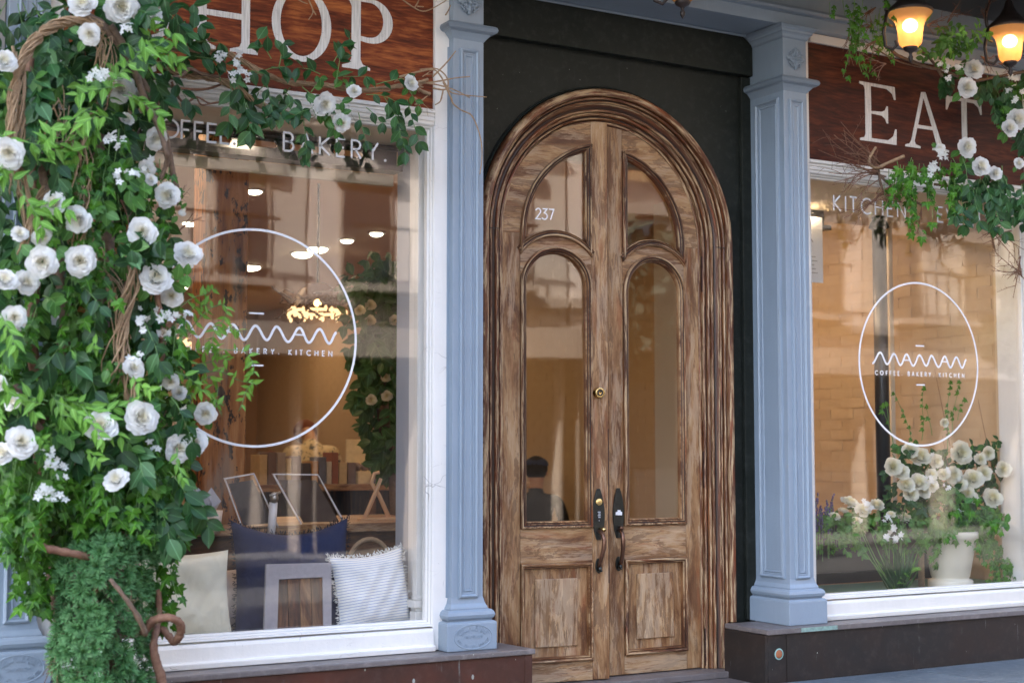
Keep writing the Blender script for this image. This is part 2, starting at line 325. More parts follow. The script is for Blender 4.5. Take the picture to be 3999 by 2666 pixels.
# ------------------------------------------------------------------ meshes
def XZ(y0=0.):   # frame: a -> x, b -> z, d -> towards the street
    return lambda a, b, d: (a, y0 - d, b)
def YZ(x0=0.):   # a left-facing surface: a -> y, d -> towards -x
    return lambda a, b, d: (x0 - d, a, b)
class MB:
    def __init__(s): s.v = []; s.f = []; s.uv = []; s.sm = []; s.w = []
    def add(s, vs, fs, uvs=None, smooth=False):
        o = len(s.v); s.v += [tuple(x) for x in vs]; s.f += [tuple(i + o for i in f) for f in fs]
        s.w += [.5] * len(vs)
        s.uv += (uvs if uvs else [(x[2], x[0] + x[1]) for x in s.v[o:]]); s.sm += [smooth] * len(fs); return s
    def box(s, x0, x1, y0, y1, z0, z1, grain='z'):
        vs = [(x, y, z) for x in (x0, x1) for y in (y0, y1) for z in (z0, z1)]
        fs = [(0, 1, 3, 2), (4, 6, 7, 5), (0, 4, 5, 1), (2, 3, 7, 6), (0, 2, 6, 4), (1, 5, 7, 3)]
        uv = [(p[2], p[0] + p[1] * 1.3) if grain == 'z' else (p[0], p[2] + p[1] * 1.3) for p in vs]
        return s.add(vs, fs, uv)
    def prism(s, poly, d0, d1, F=None, holes=(), grain='z'):
        """flat shape in the a-b plane, from depth d0 (back) to d1 (front)"""
        F = F or XZ(); loops = [list(poly)] + [list(h) for h in holes]
        pts = [p for l in loops for p in l]; n = len(pts)
        tri = tessellate_polygon([[Vector((p[0], p[1], 0)) for p in l] for l in loops])
        vs = [F(p[0], p[1], d0) for p in pts] + [F(p[0], p[1], d1) for p in pts]
        fs = [tuple(t) for t in tri] + [tuple(i + n for i in reversed(t)) for t in tri]
        o = 0
        for l in loops:
            k = len(l)
            for i in range(k):
                a, b = o + i, o + (i + 1) % k; fs.append((a, b, b + n, a + n))
            o += k
        uv = [((p[1], p[0]) if grain == 'z' else (p[0], p[1])) for p in pts]
        return s.add(vs, fs, uv + [(u, v + .03) for u, v in uv])
    def sweep(s, path, prof, F=None, closed=False, flip=1, smooth=False):
        """profile [(o, d)] carried along a 2-D path with mitred corners; o grows to the left of travel (flip=-1: right)"""
        F = F or XZ(); n = len(path); vs = []; uv = []; L = 0.
        for i, p in enumerate(path):
            a = path[i - 1] if (i or closed) else None; b = path[(i + 1) % n] if (i < n - 1 or closed) else None
            if i: L += math.dist(p, path[i - 1])
            def nr(u, w):
                dx, dy = w[0] - u[0], w[1] - u[1]; l = math.hypot(dx, dy) or 1; return (-dy / l, dx / l)
            if a is None: m = nr(p, b); k = 1
            elif b is None: m = nr(a, p); k = 1
            else:
                n1, n2 = nr(a, p), nr(p, b); m = (n1[0] + n2[0], n1[1] + n2[1]); l = math.hypot(*m) or 1; m = (m[0] / l, m[1] / l)
                k = 1 / max(.35, m[0] * n1[0] + m[1] * n1[1])
            for j, (o, d) in enumerate(prof):
                vs.append(F(p[0] + m[0] * o * k * flip, p[1] + m[1] * o * k * flip, d)); uv.append((L, o + d + .003 * j))
        q = len(prof); fs = []; W = []
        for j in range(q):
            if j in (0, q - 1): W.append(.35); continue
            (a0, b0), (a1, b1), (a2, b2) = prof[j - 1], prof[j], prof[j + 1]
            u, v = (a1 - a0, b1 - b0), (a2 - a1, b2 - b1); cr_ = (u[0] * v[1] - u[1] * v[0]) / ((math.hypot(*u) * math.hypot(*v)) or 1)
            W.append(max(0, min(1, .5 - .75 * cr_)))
        for i in range(n if closed else n - 1):
            for j in range(q - 1):
                a, b = i * q + j, ((i + 1) % n) * q + j; fs.append((a, a + 1, b + 1, b))
        s.add(vs, fs, uv, smooth); s.w[-len(vs):] = W * n; return s
    def tube(s, pts, rad, n=7, smooth=True, cap=True):
        pts = [Vector(p) for p in pts]; m = len(pts)
        if not hasattr(rad, '__len__'): rad = [rad] * m
        t0 = (pts[1] - pts[0]).normalized(); u = t0.orthogonal().normalized(); vs = []; L = 0.; uv = []
        for i, p in enumerate(pts):
            t = (pts[min(i + 1, m - 1)] - pts[max(i - 1, 0)])
            t = t.normalized() if t.length > 1e-9 else t0
            u = (u - t * u.dot(t)); u = u.normalized() if u.length > 1e-6 else t.orthogonal().normalized(); v = t.cross(u)
            if i: L += (p - pts[i - 1]).length
            for k in range(n):
                a = 2 * math.pi * k / n; vs.append(p + (u * math.cos(a) + v * math.sin(a)) * rad[i]); uv.append((L, k / n * .1))
        fs = [(i * n + k, i * n + (k + 1) % n, (i + 1) * n + (k + 1) % n, (i + 1) * n + k) for i in range(m - 1) for k in range(n)]
        if cap: fs += [tuple(reversed(range(n))), tuple(range((m - 1) * n, m * n))]
        return s.add(vs, fs, uv, smooth)
    def lathe(s, prof, c, n=28, axis='z', smooth=True, rot=None):
        """prof [(r, h)]"""
        vs = []; q = len(prof); c = Vector(c)
        for k in range(n):
            a = 2 * math.pi * k / n
            for r, h in prof:
                p = Vector((r * math.cos(a), r * math.sin(a), h)) if axis == 'z' else Vector((r * math.cos(a), -h, r * math.sin(a)))
                if rot: p = rot @ p
                vs.append(p + c)
        fs = [(k * q + j, ((k + 1) % n) * q + j, ((k + 1) % n) * q + j + 1, k * q + j + 1) for k in range(n) for j in range(q - 1)]
        return s.add(vs, fs, None, smooth)
    def blob(s, c, r, n=8, m=6, rot=None):
        prof = [(max(1e-4, math.sin(math.pi * j / m)), -math.cos(math.pi * j / m)) for j in range(m + 1)]
        vs = []; c = Vector(c); r = r if hasattr(r, '__len__') else (r, r, r)
        for k in range(n):
            a = 2 * math.pi * k / n
            for q, h in prof:
                p = Vector((q * math.cos(a) * r[0], q * math.sin(a) * r[1], h * r[2]))
                if rot: p = rot @ p
                vs.append(p + c)
        q = m + 1
        return s.add(vs, [(k * q + j, ((k + 1) % n) * q + j, ((k + 1) % n) * q + j + 1, k * q + j + 1) for k in range(n) for j in range(m)], None, True)
    def ribbon(s, pts, w_, d0, d1, F):
        """flat stroke of width w_ along pts"""
        q_ = [pts[0]]
        for p in pts[1:]:
            if math.dist(p, q_[-1]) > 1e-5: q_.append(p)
        pts = q_; n = len(pts); A = []; B = []; closed = n > 3 and math.dist(pts[0], pts[-1]) < 1e-5
        if closed: pts = pts[:-1]; n -= 1
        for i, p in enumerate(pts):
            a = pts[i - 1] if (i or closed) else p; b = pts[(i + 1) % n] if (i < n - 1 or closed) else p
            def nr(u, v):
                l = math.dist(u, v)
                return None if l < 1e-9 else (-(v[1] - u[1]) / l, (v[0] - u[0]) / l)
            n1, n2 = nr(a, p), nr(p, b); n1 = n1 or n2; n2 = n2 or n1
            m = (n1[0] + n2[0], n1[1] + n2[1]); l = math.hypot(*m) or 1; m = (m[0] / l, m[1] / l); k = min(2.2, 1 / max(.3, m[0] * n1[0] + m[1] * n1[1]))
            A.append((p[0] + m[0] * k * w_ / 2, p[1] + m[1] * k * w_ / 2)); B.append((p[0] - m[0] * k * w_ / 2, p[1] - m[1] * k * w_ / 2))
        vs = [F(*q, d) for d in (d0, d1) for l in (A, B) for q in l]; fs = []
        for i in range(n if closed else n - 1):
            j = (i + 1) % n
            fs += [(2 * n + i, 2 * n + j, 3 * n + j, 3 * n + i), (i, 2 * n + i, 2 * n + j, j)[::-1], (n + i, 3 * n + i, 3 * n + j, n + j)]
        if not closed: fs += [(0, n, 3 * n, 2 * n), (n - 1, 3 * n - 1, 4 * n - 1, 2 * n - 1)[::-1]]
        return s.add(vs, fs, None)
    def mesh(s, name):
        me = bpy.data.meshes.new(name); me.from_pydata(s.v, [], s.f)
        lay = me.uv_layers.new(name='uv'); idx = np.empty(len(me.loops), dtype=np.int32); me.loops.foreach_get('vertex_index', idx)
        lay.data.foreach_set('uv', np.array(s.uv, dtype=np.float32)[idx].ravel())
        if len(s.w) == len(s.v): me.attributes.new('wear', 'FLOAT', 'POINT').data.foreach_set('value', s.w)
        me.polygons.foreach_set('use_smooth', s.sm); me.update(); return me
    def build(s, name, mat, parent=None, bevel=0., loc=None, fixn=True):
        me = s.mesh(name); me.materials.append(mat)
        if fixn and len(s.f) < 40000:
            bm = bmesh.new(); bm.from_mesh(me); bmesh.ops.recalc_face_normals(bm, faces=bm.faces); bm.to_mesh(me); bm.free()
        o = bpy.data.objects.new(name, me); col.objects.link(o)
        if parent: o.parent = parent
        if loc: o.location = loc
        if bevel:
            b = o.modifiers.new('bevel', 'BEVEL'); b.width = bevel; b.segments = 2; b.limit_method = 'ANGLE'; b.angle_limit = R(40)
        return o
def box(name, mat, x0, x1, y0, y1, z0, z1, parent=None, bevel=.003, grain='z'):
    return MB().box(x0, x1, y0, y1, z0, z1, grain).build(name, mat, parent, bevel)
def tag(o, label=None, cat=None, group=None, kind=None):
    if label: o['label'] = label
    if cat: o['category'] = cat
    if group: o['group'] = group
    if kind: o['kind'] = kind
    return o
def thing(name, label, cat, loc=(0, 0, 0), rotz=0, group=None, kind=None):
    o = bpy.data.objects.new(name, None); col.objects.link(o); o.location = loc; o.rotation_euler = (0, 0, rotz)
    o.empty_display_size = .1; return tag(o, label, cat, group, kind)
def put(name, me, mat4, parent):
    o = bpy.data.objects.new(name, me); col.objects.link(o); o.parent = parent; o.matrix_local = mat4; return o
def copy_tree(o, parent=None):
    c = o.copy(); col.objects.link(c); c.parent = parent
    for ch in o.children: copy_tree(ch, c)
    return c
def arc(cx, cz, r, a0, a1, n=16):
    return [(cx + r * math.cos(R(a0 + (a1 - a0) * i / n)), cz + r * math.sin(R(a0 + (a1 - a0) * i / n))) for i in range(n + 1)]
def rect(x0, x1, z0, z1): return [(x0, z0), (x1, z0), (x1, z1), (x0, z1)]

# ------------------------------------------------------------------ monoline lettering
def _el(cx, cy, rx, ry, a0, a1, n=12): return [(cx + rx * math.cos(R(a0 + (a1 - a0) * i / n)), cy + ry * math.sin(R(a0 + (a1 - a0) * i / n))) for i in range(n + 1)]
GL = {
 'A': (.72, [[(0, 0), (.36, 1), (.72, 0)], [(.12, .34), (.60, .34)]]), 'B': (.56, [[(0, 0), (0, 1), (.28, 1)] + _el(.28, .76, .24, .24, 90, -90) + [(0, .52)], [(.28, .52)] + _el(.28, .26, .28, .26, 90, -90) + [(0, 0)]]),
 'C': (.78, [_el(.5, .5, .5, .5, 48, 312, 18)]), 'D': (.7, [[(0, 0), (0, 1), (.25, 1)] + _el(.25, .5, .45, .5, 90, -90) + [(0, 0)]]),
 'E': (.5, [[(.5, 1), (0, 1), (0, 0), (.5, 0)], [(0, .52), (.42, .52)]]), 'F': (.48, [[(0, 0), (0, 1), (.48, 1)], [(0, .52), (.4, .52)]]),
 'G': (.85, [_el(.5, .5, .5, .5, 48, 360, 18) + [(.55, .5)]]), 'H': (.66, [[(0, 0), (0, 1)], [(.66, 0), (.66, 1)], [(0, .52), (.66, .52)]]),
 'I': (.0, [[(0, 0), (0, 1)]]), 'K': (.6, [[(0, 0), (0, 1)], [(.56, 1), (.02, .5), (.6, 0)]]), 'L': (.45, [[(0, 1), (0, 0), (.45, 0)]]),
 'M': (.8, [[(0, 0), (0, 1), (.4, .3), (.8, 1), (.8, 0)]]), 'N': (.68, [[(0, 0), (0, 1), (.68, 0), (.68, 1)]]), 'O': (1., [_el(.5, .5, .5, .5, 0, 360, 24)]),
 'P': (.52, [[(0, 0), (0, 1), (.27, 1)] + _el(.27, .75, .25, .25, 90, -90) + [(0, .5)]]), 'R': (.56, [[(0, 0), (0, 1), (.27, 1)] + _el(.27, .75, .25, .25, 90, -90) + [(0, .5)], [(.22, .5), (.56, 0)]]),
 'S': (.52, [_el(.26, .75, .25, .25, 40, 270, 10) + _el(.26, .25, .26, .25, 90, -140, 10)]), 'T': (.6, [[(0, 1), (.6, 1)], [(.3, 1), (.3, 0)]]),
 'U': (.64, [[(0, 1), (0, .32)] + _el(.32, .32, .32, .32, 180, 360) + [(.64, 1)]]), 'V': (.68, [[(0, 1), (.34, 0), (.68, 1)]]), 'W': (1., [[(0, 1), (.25, 0), (.5, .8), (.75, 0), (1, 1)]]),
 'Y': (.64, [[(0, 1), (.32, .48), (.64, 1)], [(.32, .48), (.32, 0)]]), '2': (.5, [_el(.25, .74, .25, .26, 170, -25, 10) + [(0, 0), (.52, 0)]]),
 '3': (.5, [[(.02, 1), (.48, 1), (.2, .62)] + _el(.2, .3, .3, .3, 80, -150, 12)]), '7': (.5, [[(0, 1), (.5, 1), (.16, 0)]]), '1': (.2, [[(0, .82), (.2, 1), (.2, 0)]]),
 '6': (.5, [[(.4, 1), (.06, .45)] + _el(.25, .28, .25, .28, 150, 510, 16)]), '8': (.5, [_el(.25, .75, .2, .24, 0, 360, 14), _el(.25, .26, .25, .26, 0, 360, 14)]), '0': (.5, [_el(.25, .5, .25, .5, 0, 360, 18)]),
 '&': (.6, [[(.6, 0), (.12, .72)] + _el(.26, .82, .15, .17, 180, 0, 6) + [(.05, .35)] + _el(.26, .22, .24, .22, 160, 350, 8) + [(.6, .45)]]), '-': (.25, [[(0, .5), (.25, .5)]]),
}
def text_mb(mb, txt, x, z, h, wd, F, d0, d1, gap=.28, space=.5, width=None):
    adv = []; X = 0.
    for ch in txt:
        if ch == ' ': X += space * h; continue
        if ch == '.': adv.append((ch, X)); X += (.12 + gap) * h; continue
        adv.append((ch, X)); X += (GL[ch][0] + gap) * h
    k = 1. if width is None else width / (X - gap * h)
    for ch, xx in adv:
        if ch == '.': mb.prism(_el(x + xx * k + .04 * h, z + .05 * h, .085 * h, .085 * h, 0, 330, 11), d0, d1, F); continue
        for st in GL[ch][1]: mb.ribbon([(x + xx * k + a * h, z + b * h) for a, b in st], wd, d0, d1, F)
    return X * k

# ------------------------------------------------------------------ setting
GZ = -1.62
tag(box('pavement', stone_mat('pavement_concrete', (.12, .115, .11), (.16, .155, .15)), -40, 60, -6.4, .4, GZ - .2, GZ, bevel=0), kind='structure')
tag(box('road', stone_mat('road_asphalt', (.045, .045, .047), (.06, .06, .06)), -60, 80, -14.2, -6.42, GZ - .35, GZ - .13, bevel=0), kind='structure')
tag(box('far_pavement', stone_mat('far_pavement_concrete', (.08, .078, .075), (.11, .105, .1)), -60, 80, -30, -14.22, GZ - .2, GZ, bevel=0), kind='structure')
tag(box('step', M['ledge'], 3.13, 4.42, -.35, .36, GZ + .01, -1.062), kind='structure')
# threshold with worn strip under the leaves
tag(box('doorstep', M['ledge'], 3.10, 4.50, .17, .60, -1.061, -1.032, bevel=.004), kind='structure')

# entablature above everything
en = thing('entablature', 'blue painted beam with a bead running above the doors and windows', 'beam')
box('fascia', M['blue'], -1.2, 9.5, -.002, .262, 2.05, 2.112, en)
MB().sweep([(-1.2, 0), (9.5, 0)], [(0, 0), (.016, .0), (.03, .006), (.036, .018), (.030, .032), (.016, .036), (0, .036)], lambda a, b, d: (a, -b, 2.108 + d), flip=1).build('bead', M['blue'], en)
box('frieze', M['blue'], -1.2, 9.5, .012, .30, 2.112, 2.42, en)
box('soffit_strip', M['blue'], 2.99, 4.634, .225, .262, 2.036, 2.049, en)
box('cornice', M['blk'], -1.2, 9.5, -.95, .011, 2.285, 2.62, en)  # reaches out beyond view to shade the frieze and pilaster tops
tag(box('upper_wall', stone_mat('upper_brick', (.20, .09, .06), (.28, .13, .09)), -14, 24, .05, 13, 2.62, 22, bevel=0), 'dark brick upper storeys over the shopfront, out of view, raised to shade the street', 'wall')  # unseen upper storeys, made tall to throw shade over the street
for nm, x0, x1, lb in (('side_wall', -14, 1.038, 'plain wall of the neighbouring shop to the left, outside the window bay'), ('side_wall', 6.58, 20, 'plain wall of the neighbouring shop to the right, past the second window')):
    tag(box(nm, stone_mat('neighbour_stone', (.3, .27, .24), (.36, .33, .3)), x0, x1, .05, 1.2, GZ, 2.62, bevel=0), lb, 'wall')

# recess wall with the arch cut through it, and its lintel
AX, SPR = 3.80, .98
rw = thing('recess_wall', 'dark green-black painted wall panel around the arched doorway', 'wall')
hole = [(AX - .685, -1.03)] + [(AX - .685, SPR)] + arc(AX, SPR, .685, 180, 0, 40)[1:-1] + [(AX + .685, SPR), (AX + .685, -1.03)]
outer = [(2.97, -1.03)] + hole + [(4.645, -1.03), (4.645, 2.05), (2.97, 2.05)]
MB().prism(outer, -.06, 0, XZ(.27)).build('wall_panel', M['black'], rw)
MB().prism([(2.985, 1.845), (4.632, 1.845), (4.632, 1.985), (4.625, 2.0), (4.60, 2.02), (4.575, 2.036), (2.985, 2.036)], 0, .045, XZ(.2695)).build('lintel', M['black'], rw, bevel=.003)
box('corner_strip', M['black'], 4.575, 4.632, .245, .2695, -.81, 1.84, rw)
for i in range(7):
    MB().lathe([(.0001, .006), (.004, .005), (.005, 0)], (3.10 + i * .235 + (i % 3) * .02, .235, 2.034), 8, axis='y').build('nail', M['blk'], rw)

# ------------------------------------------------------------------ pilasters
def uframe(x0, x1, y0, y1):       # plan path round the left, front and right of a pilaster; profile runs outwards and up
    return [(x0, y1), (x0, y0), (x1, y0), (x1, y1)]
def umould(mb, x0, x1, y0, y1, prof):
    return mb.sweep(uframe(x0, x1, y0, y1), prof, lambda a, b, d: (a, b, d), flip=-1, smooth=False)
SEALCH = []
def seal(parent, cx, cz, y):
    s = MB(); F = XZ(y); rx, rz = .087, .049
    s.sweep([(cx + rx * math.cos(R(a)), cz + rz * math.sin(R(a))) for a in range(0, 360, 6)], [(-.0022, 0), (-.0014, .0022), (.0014, .0022), (.0022, 0)], F, closed=True)
    def arctext(t, rx, rz, a0, a1, h, up=True):
        n = len(t)
        for i, ch in enumerate(t):
            if ch == ' ': continue
            a = R(a0 + (a1 - a0) * (i + .5) / n); x, z = cx + rx * math.cos(a), cz + rz * math.sin(a)
            tx, tz = -rx * math.sin(a), rz * math.cos(a)
            if up: tx, tz = -tx, -tz
            l = math.hypot(tx, tz); tx, tz = tx / l, tz / l; nx, nz = -tz, tx
            if ch == '.': s.prism([(x - .001, z - .001), (x + .001, z - .001), (x + .001, z + .001), (x - .001, z + .001)], 0, .0016, F); continue
            gw, sts = GL[ch]
            for st in sts: s.ribbon([(x + tx * (u - gw / 2) * h + nx * (v - .5) * h, z + tz * (u - gw / 2) * h + nz * (v - .5) * h) for u, v in st], .0017, 0, .0018, F)
    arctext('COOK & RADLEY', .074, .039, 168, 12, .0095)
    arctext('FOUNDRY HILL WORKS', .057, .027, 165, 15, .0070)
    arctext('EAST. 27. ST. NEW YORK', .072, .038, 192, 348, .0090, up=False)
    text_mb(s, '216-218-220', cx - .042, cz - .0055, .0105, .0019, F, 0, .0018, width=.084)
    return s.build('seal', M['blue'], parent)
def rosette(parent, cx, cz, y):
    s = MB(); Q = Matrix.Rotation
    s.blob((cx, y - .012, cz), (.012, .010, .012))
    for k in range(4):
        a = k * math.pi / 2; dx, dz = math.cos(a), math.sin(a)
        px, pz = -dz, dx
        for t, sw, sl, yy in ((.020, .008, .012, .010), (.034, .012, .010, .011), (.046, .010, .009, .008)):
            s.blob((cx + dx * t, y - yy, cz + dz * t), (abs(dx) * sl + abs(dz) * sw, .008, abs(dz) * sl + abs(dx) * sw), 10, 6)
        for sg in (-1, 1):
            c = (cx + dx * .031 + px * sg * .019, cz + dz * .031 + pz * sg * .019)
            pts = [(c[0] + .0085 * math.cos(t * .55 + a), y - .010 - .0015 * math.sin(t), c[1] + .0085 * math.sin(t * .55 + a) * sg) for t in range(11)]
            s.tube(pts, .0042, 6)
            s.blob((cx + dx * .016 + px * sg * .012, y - .008, cz + dz * .016 + pz * sg * .012), (.007, .006, .007))
        s.tube([(cx + dx * .008, y - .018, cz + dz * .008), (cx + dx * .026, y - .019, cz + dz * .026), (cx + dx * .048, y - .014, cz + dz * .048)], [.004, .0035, .002], 6)
    s.build('rosette', M['blue'], parent)
def pilaster(xl, xr, label, side_l=True, sealed=True, face_y=0.0):
    t = thing('pilaster', label, 'pilaster', group='blue pilasters between the shopfront bays')
    yb = .268
    box('shaft', M['blue'], xl, xr, 0, yb, -.62, 2.0495, t, bevel=.0025)
    pm = [(0, 0), (.002, .010), (.008, .013), (.013, .009), (.016, .0035), (.022, .0030), (.024, -.002)]
    MB().sweep(rect(xl + .030, xr - .026, -.603, 1.690), pm, XZ(0), closed=True).build('panel_moulding', M['blue'], t)
    MB().sweep(rect(xl + .058, xr - .054, -.575, 1.662), [(-.003, 0), (0, .0035), (.004, .004), (.007, 0)], XZ(0), closed=True).build('inner_bead', M['blue'], t)
    if side_l:
        MB().sweep(rect(.032, .208, -.603, 1.698), pm, YZ(xl), closed=True).build('panel_moulding', M['blue'], t)
        MB().sweep(rect(.060, .180, -.575, 1.670), [(-.003, 0), (0, .0035), (.004, .004), (.007, 0)], YZ(xl), closed=True).build('inner_bead', M['blue'], t)
    cap = umould(MB(), xl, xr, 0, yb, [(0, 1.728), (.004, 1.733), (.010, 1.741), (.018, 1.750), (.024, 1.757), (.034, 1.759), (.043, 1.765), (.047, 1.775), (.043, 1.787), (.034, 1.793), (0, 1.796)])
    cap.build('capital', M['blue'], t)
    umould(MB(), xl, xr, 0, yb, [(0, 1.985), (.006, 1.990), (.012, 2.005), (.022, 2.013), (.024, 2.024), (.036, 2.032), (.042, 2.042), (.040, 2.0485)]).build('cap_moulding', M['blue'], t)
    umould(MB(), xl, xr, 0, yb, [(0, -.600), (.006, -.625), (.014, -.640), (.016, -.648), (.026, -.650), (.034, -.658), (.038, -.670), (.034, -.682), (.026, -.689), (.026, -.694), (.034, -.696), (.041, -.700), (.043, -.706)]).build('base_moulding', M['blue'], t)
    box('base_block', M['blue'], xl - .043, xr + .043, -.043, yb - .001, -.812, -.706, t, bevel=.003)
    rosette(t, (xl + xr) / 2, 1.889, 0)
    if sealed: seal(t, (xl + xr) / 2 + .005, -.757, -.043)
    return t
pilaster(1.042, 1.188, 'blue cast pilaster at the far left edge, half hidden behind trailing ivy', side_l=False)
pilaster(2.840, 2.986, 'blue cast pilaster left of the arched doors with an oval foundry seal on its base')
pilaster(4.634, 4.780, 'blue pilaster right of the doors, a scrolled rosette near its top and a plain base', sealed=False)
pilaster(6.430, 6.576, 'blue pilaster past the right shop window, outside the picture')

# ------------------------------------------------------------------ plinths
def plinth(name, label, poly, top, mat, zb=GZ, lipm=None):
    t = thing(name, label, 'plinth')
    P = lambda a, b, d: (a, b, d)
    MB().prism(poly, zb, top - .022, P).build('cladding', mat, t, bevel=.003)
    big = [(a + (.012 if i in (1, 2) else 0) - (.012 if i in (0, 3) and a > 4 else 0), b - (.012 if b < .05 else 0)) for i, (a, b) in enumerate(poly)]
    MB().prism(big, top - .022, top, P).build('ledge', M['ledge'], t, bevel=.004)
    return t
pl = plinth('plinth', 'red-brown copper clad plinth under the left shop window, flecked with white spots', [(-.6, -.105), (3.158, -.105), (3.115, .199), (-.6, .199)], -.813, M['clad'])
box('corner_strip', M['clad'], 3.125, 3.160, -.109, -.070, GZ, -.837, pl)
pr = plinth('plinth', 'dark bronze clad plinth under the right shop window with a diagonal corner by the door', [(4.412, -.100), (6.9, -.100), (6.9, .199), (4.412, .199)], -.813, M['clad2'])
MB().lathe([(.0001, .003), (.012, .0028), (.017, .0015), (.019, 0)], (4.475, -.1015, -.925), 20, axis='y').build('copper_disc', plain('copper_spot', (.35, .12, .05), .5), pr)
MB().lathe([(.020, .0012), (.023, .0016), (.026, 0)], (4.475, -.1015, -.925), 20, axis='y').build('patina_ring', plain('verdigris', (.25, .42, .38), .7), pr)
box('seam_strip', M['clad2'], 4.520, 4.523, -.1035, -.098, GZ, -.838, pr, bevel=0)
box('end_panel', M['clad2'], 4.398, 4.4115, -.098, .199, GZ, -.837, pr, bevel=.002)
box('patina_lip', plain('verdigris_lip', (.22, .33, .29), .6, var=.6, scale=60), 4.60, 4.82, -.1135, -.1125, -.833, -.814, pr, bevel=0)
slm = metal_clad('blue_grey_slab', (.085, .11, .13), (.13, .16, .185), (.25, .28, .30), specks=.3, drips=0., scratch=2.)
for xa, xb, lw in ((4.42, 5.32, 'nearest the door step'), (5.327, 6.30, 'second one from the door'), (6.307, 9.5, 'farthest, past the second window')):
    tag(box('kerb_slab', slm, xa, xb, -.62, -.101, GZ + .002, -1.055, bevel=.006), 'blue grey stone slab at the foot of the right plinth, ' + lw, 'slab', 'slabs along the right plinth')

# ------------------------------------------------------------------ door surround
dfm = thing('door_frame', 'arched wooden door surround with deep worn mouldings', 'door frame')
# ridges (offset outwards from the opening, depth towards the street); split into nested mouldings
def arch_path(r, z0, n=44): return [(AX + r, z0)] + [(AX + r, SPR * .5 + z0 * .5)] + arc(AX, SPR, r, 0, 180, n) + [(AX - r, SPR * .5 + z0 * .5), (AX - r, z0)]
bands = [
 ('inner_stop', .545, -1.03, [(0, -.05), (0, .004), (.003, .007), (.011, .007), (.014, .003), (.016, .003)], M['wood_f']),
 ('inner_moulding', .561, -1.03, [(0, -.03), (0, .018), (.004, .024), (.009, .022), (.011, .014), (.016, .016), (.020, .030), (.026, .034), (.032, .030), (.034, .022)], M['wood_f']),
 ('cove_moulding', .595, -1.03, [(0, .0), (0, .040), (.003, .045), (.008, .045), (.013, .038), (.020, .036), (.027, .042), (.033, .052), (.036, .053), (.038, .045)], M['wood_f']),
 ('rib_moulding', .633, -1.03, [(0, .0), (0, .058), (.003, .062), (.007, .060), (.009, .050), (.014, .052), (.017, .066), (.022, .070), (.026, .064), (.027, .04)], M['wood_f']),
 ('outer_bead', .661, -.812, [(0, .03), (0, .082), (.004, .090), (.014, .095), (.026, .092), (.034, .082), (.037, .066), (.038, .03)], M['wood_f']),
]
for nm, r0, z0, prof, m in bands:
    MB().sweep(arch_path(r0, z0), prof, XZ(.31), flip=-1).build(nm, m, dfm)
for sx in (-1, 1):   # jamb joints at the springing
    box('joint_strip', M['blk'], AX + sx * .63 - .028, AX + sx * .63 + .028, .236, .2405, SPR - .0015, SPR + .0015, dfm, bevel=0)
MB().sweep(arch_path(.700, -.812), [(0, .03), (0, .058), (.006, .062), (.012, .055), (.014, .03)], XZ(.31), flip=-1).build('caulk_bead', M['black'], dfm)

